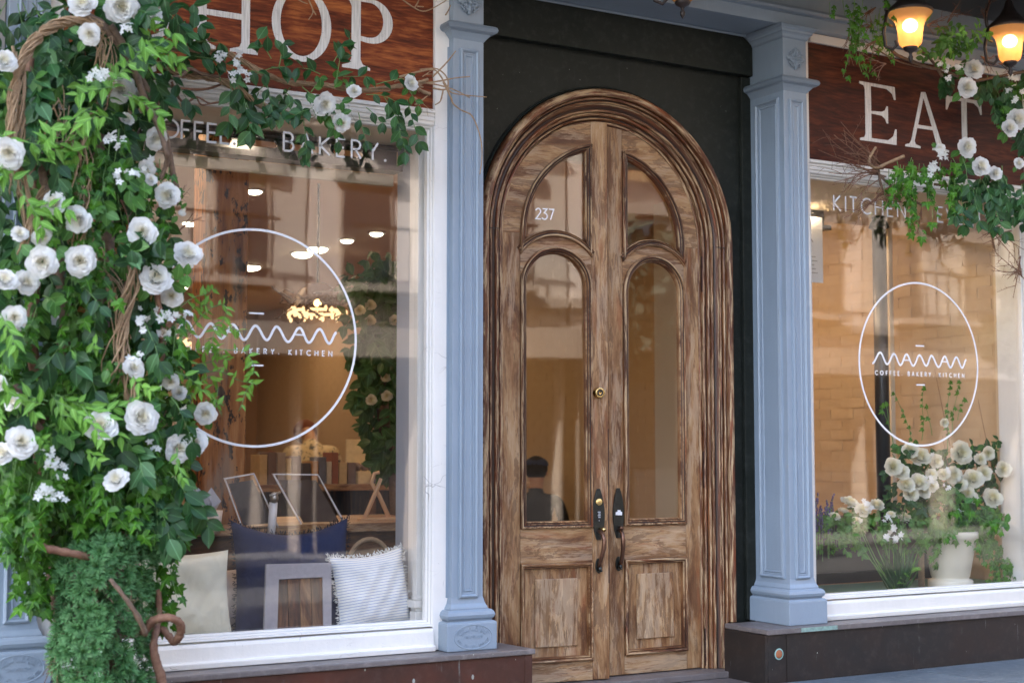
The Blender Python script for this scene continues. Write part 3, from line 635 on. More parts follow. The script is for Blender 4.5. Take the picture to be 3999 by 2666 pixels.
# ------------------------------------------------------------------ the two leaves.  s = distance from the meeting stile, towards the hinges
W_ = .54
def leaf(x_h, y_h, sgn, rot, label):
    t = thing('door', label, 'door', (x_h, y_h, 0), rot)
    X = (lambda s: (W_ - s) * sgn)                 # local x measured from the hinge
    F = lambda a, b, d: (X(a), -d, b)
    th = -.042
    zc = .747
    def part(name, poly, mat, d0=th, d1=0., bev=.0022, grain='z', par=None, holes=()):
        return MB().prism(poly, d0, d1, F, holes, grain).build(name, mat, par or t, bev)
    g = .0006
    ztop = lambda s: SPR + math.sqrt(max(0, .54 ** 2 - s * s))
    part('lock_stile', [(0, -1.027), (.083, -1.027), (.083, ztop(.083))] + [(s, ztop(s)) for s in (.06, .04, .02, 0)], M['wood'])
    part('hinge_stile', [(.440, -1.027), (W_, -1.027), (W_, SPR - g), (.440, SPR - g)], M['wood'])
    part('arched_rail', arc(0, SPR, .54, 0, 81, 24) + [(.084, ztop(.084)), (.084, SPR + math.sqrt(.44 ** 2 - .084 ** 2))] + arc(0, SPR, .44, 79, 0, 24), M['wood'], grain='x')
    lo = arc(.2615, zc, .1775, 180, 0, 24); up = arc(.2615, zc, .225, math.degrees(math.acos(.1775 / .225)), 180 - math.degrees(math.acos(.1775 / .225)), 18)
    part('mid_rail', [(.084, zc)] + lo[1:-1] + [(.439, zc)] + up, M['wood'], grain='x')
    part('lock_rail', rect(.084, .439, -.503, -.347), M['wood'], grain='x')
    part('bottom_rail', rect(.084, .439, -1.027, -.940), M['wood_p'], grain='x')
    # glazing mouldings
    gp = [(0, -.004), (0, .010), (.004, .017), (.009, .017), (.012, .011), (.015, .010), (.018, .013), (.021, .008), (.024, .004), (.027, .006), (.030, .0), (.032, -.018)]
    hi = [(.0835, .747 + math.sqrt(.225 ** 2 - .178 ** 2)), (.0835, SPR + math.sqrt(.44 ** 2 - .0835 ** 2))] + arc(0, SPR, .44, 79, 0, 24) + [(.4395, .747 + math.sqrt(.225 ** 2 - .178 ** 2))] + arc(.2615, zc, .225, 40, 140, 18)
    low = [(.084, -.347), (.084, zc)] + arc(.2615, zc, .1775, 180, 0, 28)[1:-1] + [(.439, zc), (.439, -.347)]
    for nm, pth, lb in (('upper_moulding', hi, None), ('lower_moulding', low, None)):
        a = sum(pth[i - 1][0] * pth[i][1] - pth[i][0] * pth[i - 1][1] for i in range(len(pth)))
        MB().sweep(pth, gp, F, closed=True, flip=1 if a > 0 else -1).build(nm, M['wood_d'], t)
    for nm, pth in (('upper_pane', hi), ('lower_pane', low)):
        MB().prism(pth, -.022, -.017, F).build(nm, M['dglass'], t)
    # bevel line of the old glass in the lower pane
    # bottom panel
    a = rect(.095, .439, -.940, -.503)
    MB().sweep(rect(.084, .439, -.940, -.503), [(0, 0), (0, .012), (.005, .017), (.011, .015), (.014, .008), (.018, .009), (.021, .002), (.024, -.012)], F, closed=True).build('panel_moulding', M['wood_d'], t)
    part('panel', rect(.088, .435, -.936, -.507), M['wood'], th + .01, -.012, 0)
    part('raised_field', rect(.158, .366, -.872, -.572), M['wood_p'], -.012, -.002, .003)
    # iron
    for hz in (.853, -.09, -.93):
        h = MB(); hx = W_ + .006
        for q in range(3): h.lathe([(.0085, 0), (.0095, .002), (.0095, .055), (.0085, .057)], (X(hx), -.012, hz - .087 + q * .058), 12)
        h.lathe([(.0001, .026), (.004, .018), (.007, .010), (.006, .004), (.009, 0)], (X(hx), -.012, hz + .087), 10); h.lathe([(.009, 0), (.006, -.004), (.007, -.010), (.004, -.018), (.0001, -.026)], (X(hx), -.012, hz - .087), 10)
        h.build('hinge', M['hinge'], t)
        box('hinge_plate', M['hinge'], min(X(hx), X(hx - .02)), max(X(hx), X(hx - .02)), -.003, .002, hz - .085, hz + .085, t, bevel=.001)
    return t, X, F

dl, XL, FL = leaf(3.24, .31, 1, -R(7.2), 'left arched door of weathered wood, slightly ajar, with house number 237 on its glass')
dr, XR, FR = leaf(4.362, .31, -1, 0, 'right arched door of weathered wood, closed, with a white sticker on its handle plate')
# meeting strip on the left leaf (iron edge) and house number
box('edge_strip', M['hinge'], XL(.003), XL(-.002), -.001, .04, -.60, .10, dl, bevel=.001)
nb = MB(); text_mb(nb, '237', XL(.44 - .085), 1.050, .048, .0062, lambda a, b, d: (a, -d + .0165, b), 0, .001, gap=.18); nb.build('house_number', M['vinyl'], dl)
def handle_set(par, X, F, s0, sticker):
    pz = (-.403, -.172)   # plate bottom, top
    out = []; n = 20
    for i in range(n + 1):
        tt = i / n; ww = .031 * (math.sin(math.pi * min(1, .06 + .90 * tt)) ** .62) * (1 - .25 * max(0, tt - .55)); out.append((tt, max(.006, ww)))
    poly = [(s0 - q, pz[0] + (pz[1] - pz[0]) * tt) for tt, q in out] + [(s0 + q, pz[0] + (pz[1] - pz[0]) * tt) for tt, q in reversed(out)]
    hs = MB().prism(poly, 0, .008, F).build('handle_plate', M['iron'], par, .003)
    lw = MB(); pts = []
    P = lambda s, d, z: F(s, z, d)
    grip = [P(s0, .006, -.365), P(s0, .022, -.366), P(s0 - .003, .040, -.380), P(s0 - .006, .050, -.405), P(s0 - .004, .048, -.44), P(s0, .036, -.475), P(s0 + .003, .024, -.505), P(s0 + .003, .012, -.525)]
    lw.tube(grip, [.009, .0085, .009, .0105, .0105, .009, .0085, .010], 12); lw.build('grip', M['iron_w'], par)
    ft = MB(); ft.prism([(s0 + a * .9, -.520 + b) for a, b in [(.018 * math.cos(R(k)), .034 * math.sin(R(k))) for k in range(0, 360, 15)]], 0, .006, F)
    ft.build('foot_plate', M['iron'], par, .002)
    kb = MB(); c = F(s0 + .001, -.533, .016); kb.blob(c, (.010, .012, .012), 12, 8); kb.blob(F(s0 - .002, -.541, .026), (.006, .007, .006), 10, 6); kb.build('foot_knob', M['iron'], par)
    th = MB(); th.tube([F(s0, -.352, .006), F(s0 - .002, -.350, .022), F(s0 - .006, -.352, .034), F(s0 - .010, -.358, .046)], [.004, .004, .0075, .0085], 8)
    th.build('thumb_latch', M['brass'] if not sticker else M['iron_w'], par)
    if not sticker:
        c = MB(); a = F(s0, -.232, .008); cy = [(.0165, .0), (.0165, .004), (.014, .006), (.0125, .0055), (.011, .0075), (.0001, .0075)]
        c.lathe(cy, a, 24, axis='y'); c.build('lock_cylinder', M['brass'], par)
        MB().prism(rect(s0 - .0095, s0 + .0095, -.322, -.268), .008, .0095, F).build('keypad', M['blk'], par)
        kk = MB()
        for r_ in range(4): kk.prism(rect(s0 - .007, s0 + .007 - (r_ % 2) * .003, -.279 - r_ * .008, -.2755 - r_ * .008), .0095, .0100, F)
        kk.prism(rect(s0 - .001, s0 + .001, -.319, -.313), .0095, .0100, F); kk.build('keypad_print', plain('grey_print', (.45, .47, .5), .5), par)
    else:
        MB().prism([(s0 - .019, -.296), (s0 + .017, -.298), (s0 + .018, -.282), (s0 + .010, -.281), (s0 + .009, -.274), (s0 - .007, -.273), (s0 - .008, -.281), (s0 - .018, -.283)], .008, .0088, F).build('sticker', M['vinyl'], par)
handle_set(dl, XL, FL, .054, False); handle_set(dr, XR, FR, .0495, True)
kn = MB(); c0 = FL(.054, .263, 0)
kn.lathe([(.025, 0), (.025, .004), (.021, .010), (.0205, .022), (.023, .026), (.022, .029), (.016, .027), (.0001, .027)], c0, 28, axis='y'); kn.build('deadbolt', M['brass'], dl)
kn = MB(); kn.lathe([(.015, .028), (.014, .029), (.009, .029), (.008, .0275)], c0, 20, axis='y'); kn.prism([(.052, .262), (.056, .262), (.056, .280), (.052, .280)], .0275, .029, FL); kn.build('key_slot', M['blk'], dl)
# ------------------------------------------------------------------ shop windows
def window(label, x0, x1, gx0, gx1, mat, face_y, seed):
    t = thing('shop_window', label, 'window')
    yf = face_y
    zt, zb = 1.335, -.712
    box('stile', mat, x0, gx0 - .022, yf, .27, zb - .098, 2.0485, t); box('stile', mat, gx1 + .022, x1, yf, .27, zb - .098, 2.0485, t)
    box('top_rail', mat, gx0 - .022, gx1 + .022, yf + .006, .26, 1.357, 1.424, t)
    for k, (z0, z1, dy) in enumerate(((1.372, 1.386, .006), (1.392, 1.400, .004), (1.406, 1.423, .009))):
        box('rail_ridge', mat, gx0 - .022, gx1 + .022, yf + .006 - dy, yf + .0058, z0, z1, t)
    box('head_rail', mat, gx0 - .022, gx1 + .022, yf - .012, .26, 2.004, 2.0485, t)
    # sill: board, drip nose
    MB().prism([(yf - .028, -.811), (yf - .030, -.790), (yf - .014, -.786), (yf - .010, -.735), (yf - .004, -.722), (.12, -.713), (.26, -.713), (.26, -.811)], gx0 - .022, gx1 + .022, lambda a, b, d: (d, a, b), grain='x').build('sill', mat, t, bevel=.003)
    MB().sweep(rect(gx0 - .0225, gx1 + .0225, zb - .001, zt + .0215), [(0, 0), (.003, -.002), (.006, -.010), (.012, -.012), (.015, -.020), (.0235, -.024), (.0235, -.05)], XZ(yf), closed=True).build('glazing_bead', mat, t)
    MB().prism(rect(gx0 - .004, gx1 + .004, zb + .004, zt + .004), -.004, 0, XZ(.092)).build('pane', M['glass'], t)
    return t
wl = window('left shop window, a flaking white frame with lettering and a ringed logo on its glass', 1.1885, 2.8395, 1.264, 2.750, M['white'], .034, 1)
wr = window('right shop window, a clean white frame with cushionless flower display and ringed logo', 4.7805, 6.4295, 4.860, 6.338, M['cream'], .050, 2)
wr['label'] = 'right shop window in a clean white frame, its glass reading KITCHEN and EVENTS'

VF = lambda y: XZ(y)
def logo(par, cx, cz, r):
    y = .0917; F = XZ(y)
    MB().ribbon([(cx + r * math.cos(R(a)), cz + r * math.sin(R(a))) for a in range(0, 361, 4)], .0096, 0, .0008, F).build('logo_ring', M['vinyl'], par)
    k = r / .4165
    pts = [(-.329, .002), (-.318, .009)]
    # hand-drawn wave: seven humps
    wx = [-.306 + .008]
    knots = [(-.329, -.006), (-.274, .050), (-.228, -.008), (-.180, .046), (-.137, -.009), (-.093, .046), (-.048, -.011), (-.002, .045), (.044, -.008), (.083, .045), (.131, -.012), (.178, .044), (.217, -.012), (.262, .043), (.303, -.012), (.334, .032)]
    pts = []
    for i in range(len(knots) - 1):
        (xa, za), (xb, zb) = knots[i], knots[i + 1]
        for q in range(10):
            u = q / 10
            e = (1 - math.cos(math.pi * u)) / 2
            pts.append((cx + k * (xa + (xb - xa) * u), cz + k * (za + (zb - za) * e)))
    pts.append((cx + k * knots[-1][0], cz + k * knots[-1][1]))
    mb = MB().ribbon(pts, .0100 * k, 0, .0008, F)
    for a, b in ((-.113, -.073), (.158, .198)): mb.prism(rect(cx + k * a, cx + k * b, cz + k * .014, cz + k * .020), .0008, .0010, F)
    mb.build('logo_word', M['vinyl'], par)
    mb = MB()
    for z in (.093, -.107): mb.prism(_round_bar(cx - .027 * k, cx + .030 * k, cz + z * k, .0034 * k), 0, .0008, F)
    mb.build('logo_bar', M['vinyl'], par)
    mb = MB(); text_mb(mb, 'COFFEE.  BAKERY.  KITCHEN', cx - .310 * k, cz - .062 * k, .0195 * k, .0040 * k, F, 0, .0012, gap=.62, width=.628 * k)
    mb.build('logo_text', M['vinyl'], par)
def _round_bar(x0, x1, z, h): return [(x0, z - h), (x1, z - h), (x1 + h * .7, z), (x1, z + h), (x0, z + h), (x0 - h * .7, z)]
logo(wl, 2.020, .4415, .425); logo(wr, 5.594, .4425, .4165)
def wtext(par, txt, x, z, h, wd, width, nm):
    mb = MB(); text_mb(mb, txt, x, z, h, wd, XZ(.0917), 0, .0012, gap=.34, width=width); mb.build(nm, M['vinyl'], par)
wtext(wl, 'COFFEE.', 1.5535, 1.195, .072, .0085, .372, 'window_lettering')
wtext(wl, 'BAKERY.', 2.126, 1.193, .073, .0085, .452, 'window_lettering')
wtext(wr, 'KITCHEN.', 5.026, 1.190, .077, .0085, .527, 'window_lettering')
wtext(wr, 'EVENTS.', 5.742, 1.189, .077, .0085, .432, 'window_lettering')

# ------------------------------------------------------------------ sign boards
def board(label, x0, x1, mat):
    t = thing('sign_board', label, 'sign')
    box('board', mat, x0, x1, .052, .075, 1.4245, 2.0035, t, bevel=0, grain='x')
    return t
sb1 = board('red-brown plywood fascia sign painted with large pale serif letters HOP', 1.243, 2.7715, M['sign'])
sb2 = board('dark brown plywood fascia sign painted with large pale serif letters EAT', 4.8385, 6.3595, M['sign2'])
FS = XZ(.052)
def letter(par, ch, poly, holes=()):
    MB().prism(poly, .0002, .0022, FS, holes).build('letter_' + ch, M['letter'], par)
def cup(xa, za, xb, zb, n=5):   # bracket curve of a serif
    return [(xa + (xb - xa) * (1 - math.cos(math.pi / 2 * i / n)), za + (zb - za) * math.sin(math.pi / 2 * i / n)) for i in range(n + 1)]
B0, T0 = 1.552, 1.852
# H
def H(x):
    l0, l1, r0, r1 = x + .032, x + .067, x + .209, x + .243
    s = .011; e = .034; k = .030
    p = [(x, B0), (x, B0 + s)] + cup(x + .004, B0 + s, l0, B0 + s + k)[1:] + [(l0, T0 - s - k), (x, T0 - s), (x, T0), (l1 + e, T0), (l1 + e, T0 - s), (l1, T0 - s - k), (l1, 1.706), (r0, 1.706), (r0, T0 - s - k), (r0 - e, T0 - s), (r0 - e, T0), (r1 + e, T0), (r1 + e, T0 - s), (r1, T0 - s - k), (r1, B0 + s + k)] + \
        [(r1 + .008, B0 + s + .012), (r1 + e, B0 + s), (r1 + e, B0), (r0 - e - .012, B0), (r0 - e - .012, B0 + s), (r0 - .008, B0 + s + .012), (r0, B0 + s + k), (r0, 1.683), (l1, 1.683), (l1, B0 + s + k), (l1 + .008, B0 + s + .012), (l1 + e + .004, B0 + s), (l1 + e + .004, B0)]
    return p
letter(sb1, 'h', H(1.720))
letter(sb1, 'o', _el(2.181, 1.703, .127, .152, 0, 355, 40), [_el(2.179, 1.705, .089, .132, 0, 355, 40)])
pp = [(2.357, B0), (2.357, B0 + .011), (2.388, B0 + .022), (2.398, B0 + .042), (2.398, 1.811), (2.388, 1.833), (2.357, 1.841), (2.357, T0), (2.490, T0)] + _el(2.487, 1.7595, .096, .0925, 85, -85, 16) + [(2.470, 1.667), (2.438, 1.672), (2.438, B0 + .042), (2.448, B0 + .022), (2.481, B0 + .011), (2.481, B0)]
letter(sb1, 'p', pp, [[(2.438, 1.692), (2.438, 1.836), (2.484, 1.836)] + _el(2.480, 1.763, .060, .073, 80, -80, 14) + [(2.470, 1.689)]])
# the S of the left sign runs under the roses at its far end
letter(sb1, 's', [(1.475 + a * .18, B0 + b * .3) for a, b in ((.0, .0), (.0, .28), (.06, .28), (.16, .1), (.42, .04), (.68, .1), (.76, .22), (.7, .34), (.2, .56), (.04, .7), (.08, .88), (.3, 1.), (.55, 1.), (.75, .94), (.84, 1.), (.84, .74), (.78, .74), (.66, .9), (.45, .96), (.26, .9), (.2, .78), (.28, .68), (.8, .44), (.92, .28), (.86, .1), (.62, 0.), (.35, -.01), (.1, .06), (.06, .0))])
def E(x):
    l0, l1 = x + .037, x + .077
    return [(x, B0), (x, B0 + .011), (l0 - .008, B0 + .018), (l0, B0 + .036), (l0, T0 - .036), (l0 - .008, T0 - .018), (x, T0 - .011), (x, T0), (x + .242, T0 - .002), (x + .246, T0 - .068), (x + .236, T0 - .068), (x + .222, T0 - .038), (x + .185, T0 - .018), (l1, T0 - .016),
            (l1, 1.708), (x + .150, 1.712), (x + .172, 1.722), (x + .183, 1.744), (x + .192, 1.744), (x + .192, 1.656), (x + .183, 1.656), (x + .172, 1.678), (x + .150, 1.692), (l1, 1.695), (l1, B0 + .017), (x + .190, B0 + .018), (x + .226, B0 + .042), (x + .240, B0 + .080), (x + .250, B0 + .080), (x + .247, B0)]
letter(sb2, 'e', E(5.172))
ax = 5.480
letter(sb2, 'a', [(ax, B0), (ax, B0 + .010), (ax + .030, B0 + .018), (ax + .044, B0 + .036), (ax + .120, T0 - .004), (ax + .150, T0 - .001), (ax + .262, B0 + .036), (ax + .276, B0 + .016), (ax + .312, B0 + .010), (ax + .312, B0), (ax + .192, B0), (ax + .192, B0 + .010), (ax + .222, B0 + .016), (ax + .224, B0 + .030), (ax + .199, B0 + .104), (ax + .087, B0 + .104), (ax + .066, B0 + .034), (ax + .074, B0 + .018), (ax + .108, B0 + .010), (ax + .108, B0)],
       [[(ax + .093, B0 + .122), (ax + .193, B0 + .122), (ax + .136, B0 + .268)]])
tx = 5.776
letter(sb2, 't', [(tx + .075, B0), (tx + .075, B0 + .011), (tx + .106, B0 + .020), (tx + .115, B0 + .040), (tx + .115, T0 - .017), (tx + .060, T0 - .018), (tx + .028, T0 - .036), (tx + .010, T0 - .074), (tx, T0 - .074), (tx + .003, T0), (tx + .262, T0), (tx + .265, T0 - .074), (tx + .255, T0 - .074), (tx + .238, T0 - .036), (tx + .208, T0 - .018), (tx + .153, T0 - .017), (tx + .153, B0 + .040), (tx + .162, B0 + .020), (tx + .194, B0 + .011), (tx + .194, B0)])

# ------------------------------------------------------------------ interior shell
FLZ, CLZ = -1.12, 1.72
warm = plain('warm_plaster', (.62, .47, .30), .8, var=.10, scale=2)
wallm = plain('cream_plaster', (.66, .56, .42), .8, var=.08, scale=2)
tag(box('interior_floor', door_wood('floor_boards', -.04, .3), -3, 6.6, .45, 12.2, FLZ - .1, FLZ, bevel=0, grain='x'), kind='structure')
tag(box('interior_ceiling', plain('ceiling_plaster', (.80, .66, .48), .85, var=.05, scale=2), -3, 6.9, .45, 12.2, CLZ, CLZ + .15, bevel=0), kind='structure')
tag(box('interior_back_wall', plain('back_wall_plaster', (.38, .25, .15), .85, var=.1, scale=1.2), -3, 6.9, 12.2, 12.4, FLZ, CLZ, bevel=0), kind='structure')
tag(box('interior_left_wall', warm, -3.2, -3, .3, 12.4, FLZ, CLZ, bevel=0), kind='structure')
# walls that close the window bays
def wallbox(nm, lab, *a, mat=None): return tag(box(nm, mat or wallm, *a, bevel=.002), kind='structure')
wallbox('bay_ceiling', '', 1.19, 2.84, .10, .46, 1.335, 1.36)
wallbox('bay_side_wall', '', 2.790, 2.98, .10, .43, -.72, 1.334, mat=plain('grey_blue_paint', (.36, .38, .42), .6, var=.05))
wallbox('bay_side_wall', '', 1.0, 1.225, .10, .43, -.72, 1.334, mat=wallm)
wallbox('bay_ceiling', '', 4.79, 6.42, .10, 1.10, 1.335, 1.36)
wallbox('bay_side_wall', '', 6.388, 6.62, .10, .31, -.72, 1.334, mat=plain('cream_reveal', (.60, .48, .33), .7, var=.04))
wallbox('bay_side_wall', '', 4.65, 4.82, .27, 1.10, -.72, 1.334, mat=wallm)
wallbox('bay_upper_wall', '', -3, 6.9, .40, .46, 1.36, 2.05)
wallbox('bay_lower_wall', '', -3, 2.84, .20, .45, FLZ, -.745)
wallbox('bay_lower_wall', '', 4.79, 6.9, .20, .45, FLZ, -.745)
wallbox('window_platform', '', 1.19, 2.98, .10, .62, -.745, -.722, mat=plain('platform_paint', (.10, .13, .13), .5))
wallbox('window_platform', '', 4.79, 6.62, .10, .72, -.745, -.722, mat=plain('teal_platform_paint', (.10, .21, .18), .45))
wallbox('door_reveal', '', 2.98, 3.10, .34, .60, FLZ, CLZ, mat=warm); wallbox('door_reveal', '', 4.50, 4.65, .34, .60, FLZ, CLZ, mat=warm)
box_over = tag(MB().prism([(3.10, 1.72), (3.10, SPR)] + arc(AX, SPR, .70, 180, 0, 20) + [(4.50, SPR), (4.50, 1.72)], -.26, 0, XZ(.345)).build('door_head_wall', warm), kind='structure')
# small white colonnette inside the left window
cn = thing('window_post', 'slim white post with a stepped foot inside the right edge of the left window', 'post', (2.752, .135, 0))
MB().box(-.012, .022, -.012, .022, -.60, 1.335).build('shaft', M['cream'], cn)
box('foot', M['cream'], -.022, .030, -.024, .03, -.722, -.66, cn); box('foot_ring', M['cream'], -.030, .036, -.030, .036, -.645, -.615, cn); box('neck', M['cream'], -.018, .027, -.02, .028, -.659, -.646, cn); box('neck', M['cream'], -.016, .026, -.018, .026, -.614, -.60, cn)
# perforated iron lintel across the bays
for (xa, xb, yy, lab) in ((1.226, 2.789, .435, 'black iron lintel with oval slots across the left window bay'), (4.821, 5.60, .80, 'black iron lintel with oval slots across the right window bay')):
    lt = thing('iron_lintel', lab, 'lintel')
    z0, z1 = (at(1555, 668, yy).z, at(1555, 592, yy).z) if xa < 3 else (at(3330, 905, yy).z, at(3330, 832, yy).z)
    zm = (z0 + z1) / 2 + .012; hs = []
    x = xa + .06
    while x + .17 < xb: hs.append(arc(x + .13, zm, .014, -90, 90, 6) + arc(x + .014, zm, .014, 90, 270, 6)); x += .20
    MB().prism(rect(xa, xb, z0 + .012, z1 - .004), -.012, 0, XZ(yy), hs).build('slotted_web', M['blk'], lt)
    box('bottom_flange', M['blk'], xa, xb, yy - .06, yy + .03, z0 - .014, z0 + .0115, lt, bevel=0); box('top_flange', M['blk'], xa, xb, yy - .05, yy + .03, z1 - .0035, z1 + .01, lt, bevel=0)
    box('trim_board', wallm, xa, xb, yy + .031, yy + .06, z0 - .065, z0 - .016, lt)

# party wall of painted brick (right side of the room): bricks as pieces
brickm = []
for i, c in enumerate(((.50, .38, .25), (.52, .40, .265), (.48, .36, .235))): brickm.append(plain('painted_brick', c, .75, var=.10, scale=14, bumpk=.5))
bw = tag(bpy.data.objects.new('interior_brick_wall', None), kind='structure'); col.objects.link(bw)
box('mortar', plain('painted_mortar', (.49, .37, .24), .85, var=.1), 6.497, 6.9, .10, 12.2, FLZ, CLZ, bw, bevel=0)
bl, bh, gap = .205, .066, .0048
protos = []
for i in range(4):
    m_ = MB().box(-.0045, .012, 0, bl - gap, 0, bh - gap); me = m_.mesh('brick'); bm = bmesh.new(); bm.from_mesh(me)
    bmesh.ops.recalc_face_normals(bm, faces=bm.faces)
    random.seed(i)
    for v in bm.verts: v.co += Vector((random.uniform(-.0015, .0015), random.uniform(-.002, .002), random.uniform(-.0015, .0015)))
    bm.to_mesh(me); bm.free(); me.materials.append(brickm[i % 3]); protos.append(me)
random.seed(11)
cands = []
r_ = 0; z = FLZ
while z < CLZ - bh:
    y = .32 - (bl / 2 if r_ % 2 else 0)
    while y < 11.9: cands.append((y, z)); y += bl
    z += bh; r_ += 1
near = [c for c in cands if c[0] < 2.35 and -.74 < c[1] < 1.33][:640]
near = sorted(near, key=lambda c: c[0])[:300]
ns = set(near)
for (y, z) in near:
    put('brick', random.choice(protos), Matrix.Translation((6.499 + random.uniform(-.001, .002), y, z)), bw)
rest = MB()
for (y, z) in cands:
    if (y, z) in ns or y < .3: continue
    d = random.uniform(-.002, .004); rest.box(6.4945 + d * .3, 6.510, y, y + bl - gap, z, z + bh - gap)
tag(rest.build('brick', brickm[0], bw, fixn=False), kind='stuff')

# recessed ceiling lamps and warm light they throw
lampm = emis('lamp_glow', (1, .90, .66), 1.6)
k = 0
LW = ('just right of the timber post top', 'above the amber pendant on its right', 'farthest right, near the leafy column', 'left of the pair touching the logo ring', 'right of the pair touching the logo ring', 'small and far, under the timber post lamp', 'beside the roses left of the timber post', 'at the jasmine tendrils, upper one', 'at the jasmine tendrils, lower one', 'highest one, under the BAKERY lettering', 'biggest glare, behind the bent rose stem')
for (px, py), lwh in zip(((993, 748), (1355, 940), (1470, 913), (1180, 992), (1240, 972), (980, 1043), (740, 873), (790, 1106), (700, 1120), (1093, 668), (655, 628)), LW):
    e = _ray(px, py); tt = (CLZ - .012) / e.z; p = e * tt + Vector((0, CAMY, 0))
    if p.y > 11.8:
        k2 = (11.4 - CAMY) / (p.y - CAMY); p = Vector((p.x * k2, 11.4 - random.random(), CLZ - .012))
    rr = .085 if p.y > 6 else .05
    o = thing('ceiling_lamp', 'glowing recessed ceiling lamp, ' + lwh, 'lamp', (p.x, p.y, CLZ), group='recessed lamps in the shop ceiling')
    MB().blob((0, 0, -.015), (rr, rr, rr * .36), 16, 8).build('diffuser', lampm, o); MB().lathe([(rr, -.012), (rr + .012, -.014), (rr + .02, -.010), (rr + .022, 0)], (0, 0, 0), 20).build('rim', M['cream'], o)
def alight(nm, x, y, z, sx, sy, e, c=(1, .64, .34), rx=0, rz=0):
    l = bpy.data.lights.new(nm, 'AREA'); l.shape = 'RECTANGLE'; l.size = sx; l.size_y = sy; l.energy = e; l.color = c
    o = bpy.data.objects.new(nm, l); col.objects.link(o); o.location = (x, y, z); o.rotation_euler = (rx, 0, rz); return o
for i, (x, y, e) in enumerate(((1.9, 1.9, 2.6), (5.2, 1.9, 3.6), (3.2, 4.2, 1.5), (5.0, 6.0, 1.7), (3.6, 9.6, 1.2), (5.6, 9.8, 1.5))):
    alight('shop_ceiling_light', x, y, CLZ - .03, .5, .5, e)
alight('window_fill', 5.4, .75, 1.30, .12, .12, 2.2, (1, .74, .45)); alight('window_fill', 2.1, .34, 1.30, .1, .1, .5, (1, .80, .58))  # added warm fill under each bay ceiling, no lamp body

# timber post in the middle of the left room
post = thing('timber_post', 'flaking orange-brown timber post standing behind the left window', 'post', (2.265, 1.25, 0))
MB().box(-.105, .105, -.095, .095, FLZ, 1.50).build('shaft', column_mat('flaking_post_paint'), post, bevel=.012)
box('capital_block', column_mat('flaking_block_paint'), -.13, .13, -.13, .13, 1.501, CLZ - .001, post, bevel=.01)

# pillows ----------------------------------------------------
def pillow(name, label, mat, c, w_, h_, th, lean=R(-14), rz=0, roll=0, fringe=None, slump=0., seed=0):
    random.seed(seed); nx, nz = 26, 26; vs = []; uv = []; F_ = []
    me = MB()
    def shp(i, j, side):
        u, v = i / nx * 2 - 1, j / nz * 2 - 1
        e = (max(0, 1 - abs(u) ** 2.6) * max(0, 1 - abs(v) ** 2.6)) ** .5
        pinch = 1 - .07 * (1 - abs(v) ** 2) * abs(u) ** 3; pin2 = 1 - .07 * (1 - abs(u) ** 2) * abs(v) ** 3
        x = u * w_ / 2 * pinch; z = v * h_ / 2 * pin2
        wr = .006 * math.sin(u * 7 + v * 5 + seed) * e + .004 * math.sin(u * 13 - v * 9 + seed * 2)
        z -= slump * (1 - abs(u) ** 2) * max(0, v) ** 2 * h_
        y = side * th / 2 * e + wr * e
        return Vector((x, y, z)), (u * .5 + .5, v * .5 + .5)
    for side in (-1, 1):
        vs = []; uv = []
        for j in range(nz + 1):
            for i in range(nx + 1):
                p, q = shp(i, j, side); vs.append(p); uv.append(q)
        W = nx + 1
        me.add(vs, [(j * W + i, j * W + i + 1, (j + 1) * W + i + 1, (j + 1) * W + i) for j in range(nz) for i in range(nx)], uv, True)
    t = thing(name, label, 'pillow', c, rz)
    b = me.build('cover', mat, t); b.rotation_euler = (lean, roll, 0); b.location = (0, 0, 0)
    if fringe:
        fr = MB(); per = [(i, 0) for i in range(nx)] + [(nx, j) for j in range(nz)] + [(i, nz) for i in range(nx, 0, -1)] + [(0, j) for j in range(nz, 0, -1)]
        for (i, j) in per:
            for q in range(5):
                f = q / 5
                p0, _ = shp(i, j, 1); dirv = Vector((p0.x / w_ * 2, 0, p0.z / h_ * 2)); a = Vector((0, 0, 0))
                if abs(dirv.x) > abs(dirv.z): a = Vector((math.copysign(1, dirv.x), random.uniform(-.9, .9), random.uniform(-.6, .6)))
                else: a = Vector((random.uniform(-.6, .6), random.uniform(-.9, .9), math.copysign(1, dirv.z)))
                st = p0 + Vector((random.uniform(-.008, .008), random.uniform(-.004, .004), random.uniform(-.008, .008)))
                en_ = st + a.normalized() * random.uniform(.007, .016); mid = (st + en_) / 2 + Vector((random.uniform(-.003, .003), random.uniform(-.003, .003), random.uniform(-.003, .003)))
                fr.tube([st, mid, en_], [.0022, .0017, .0012], 4, cap=False)
        f = fr.build('fringe', fringe, t, fixn=False); f.rotation_euler = (lean, roll, 0)
    return t
pillow('pillow', 'plain pale cream pillow standing beside the climbing plant in the left window', fabric('cream_linen', (.70, .68, .54)), (1.80, .235, -.560), .36, .335, .13, R(-8), 0, R(-1), seed=1)
pillow('pillow', 'pink-white patterned cushion lying half hidden between the cream and navy pillows', fabric('pale_print', (.62, .54, .50)), (2.02, .42, -.60), .26, .26, .10, R(-25), R(8), 0, seed=2)
pillow('pillow', 'large navy blue pillow with a dark frayed edge in the left window', fabric('navy_canvas', (.010, .018, .060)), (2.265, .300, -.505), .50, .46, .15, R(-10), R(-4), R(0), fringe=fabric('navy_fringe', (.012, .014, .03)), slump=.11, seed=3)
pillow('pillow', 'white pillow with thin blue stripes and a frayed white fringe in the left window', fabric_stripes('ticking_stripes'), (2.575, .205, -.567), .34, .31, .12, R(-10), R(4), R(-5), fringe=fabric('white_fringe', (.75, .75, .72)), slump=.04, seed=4)
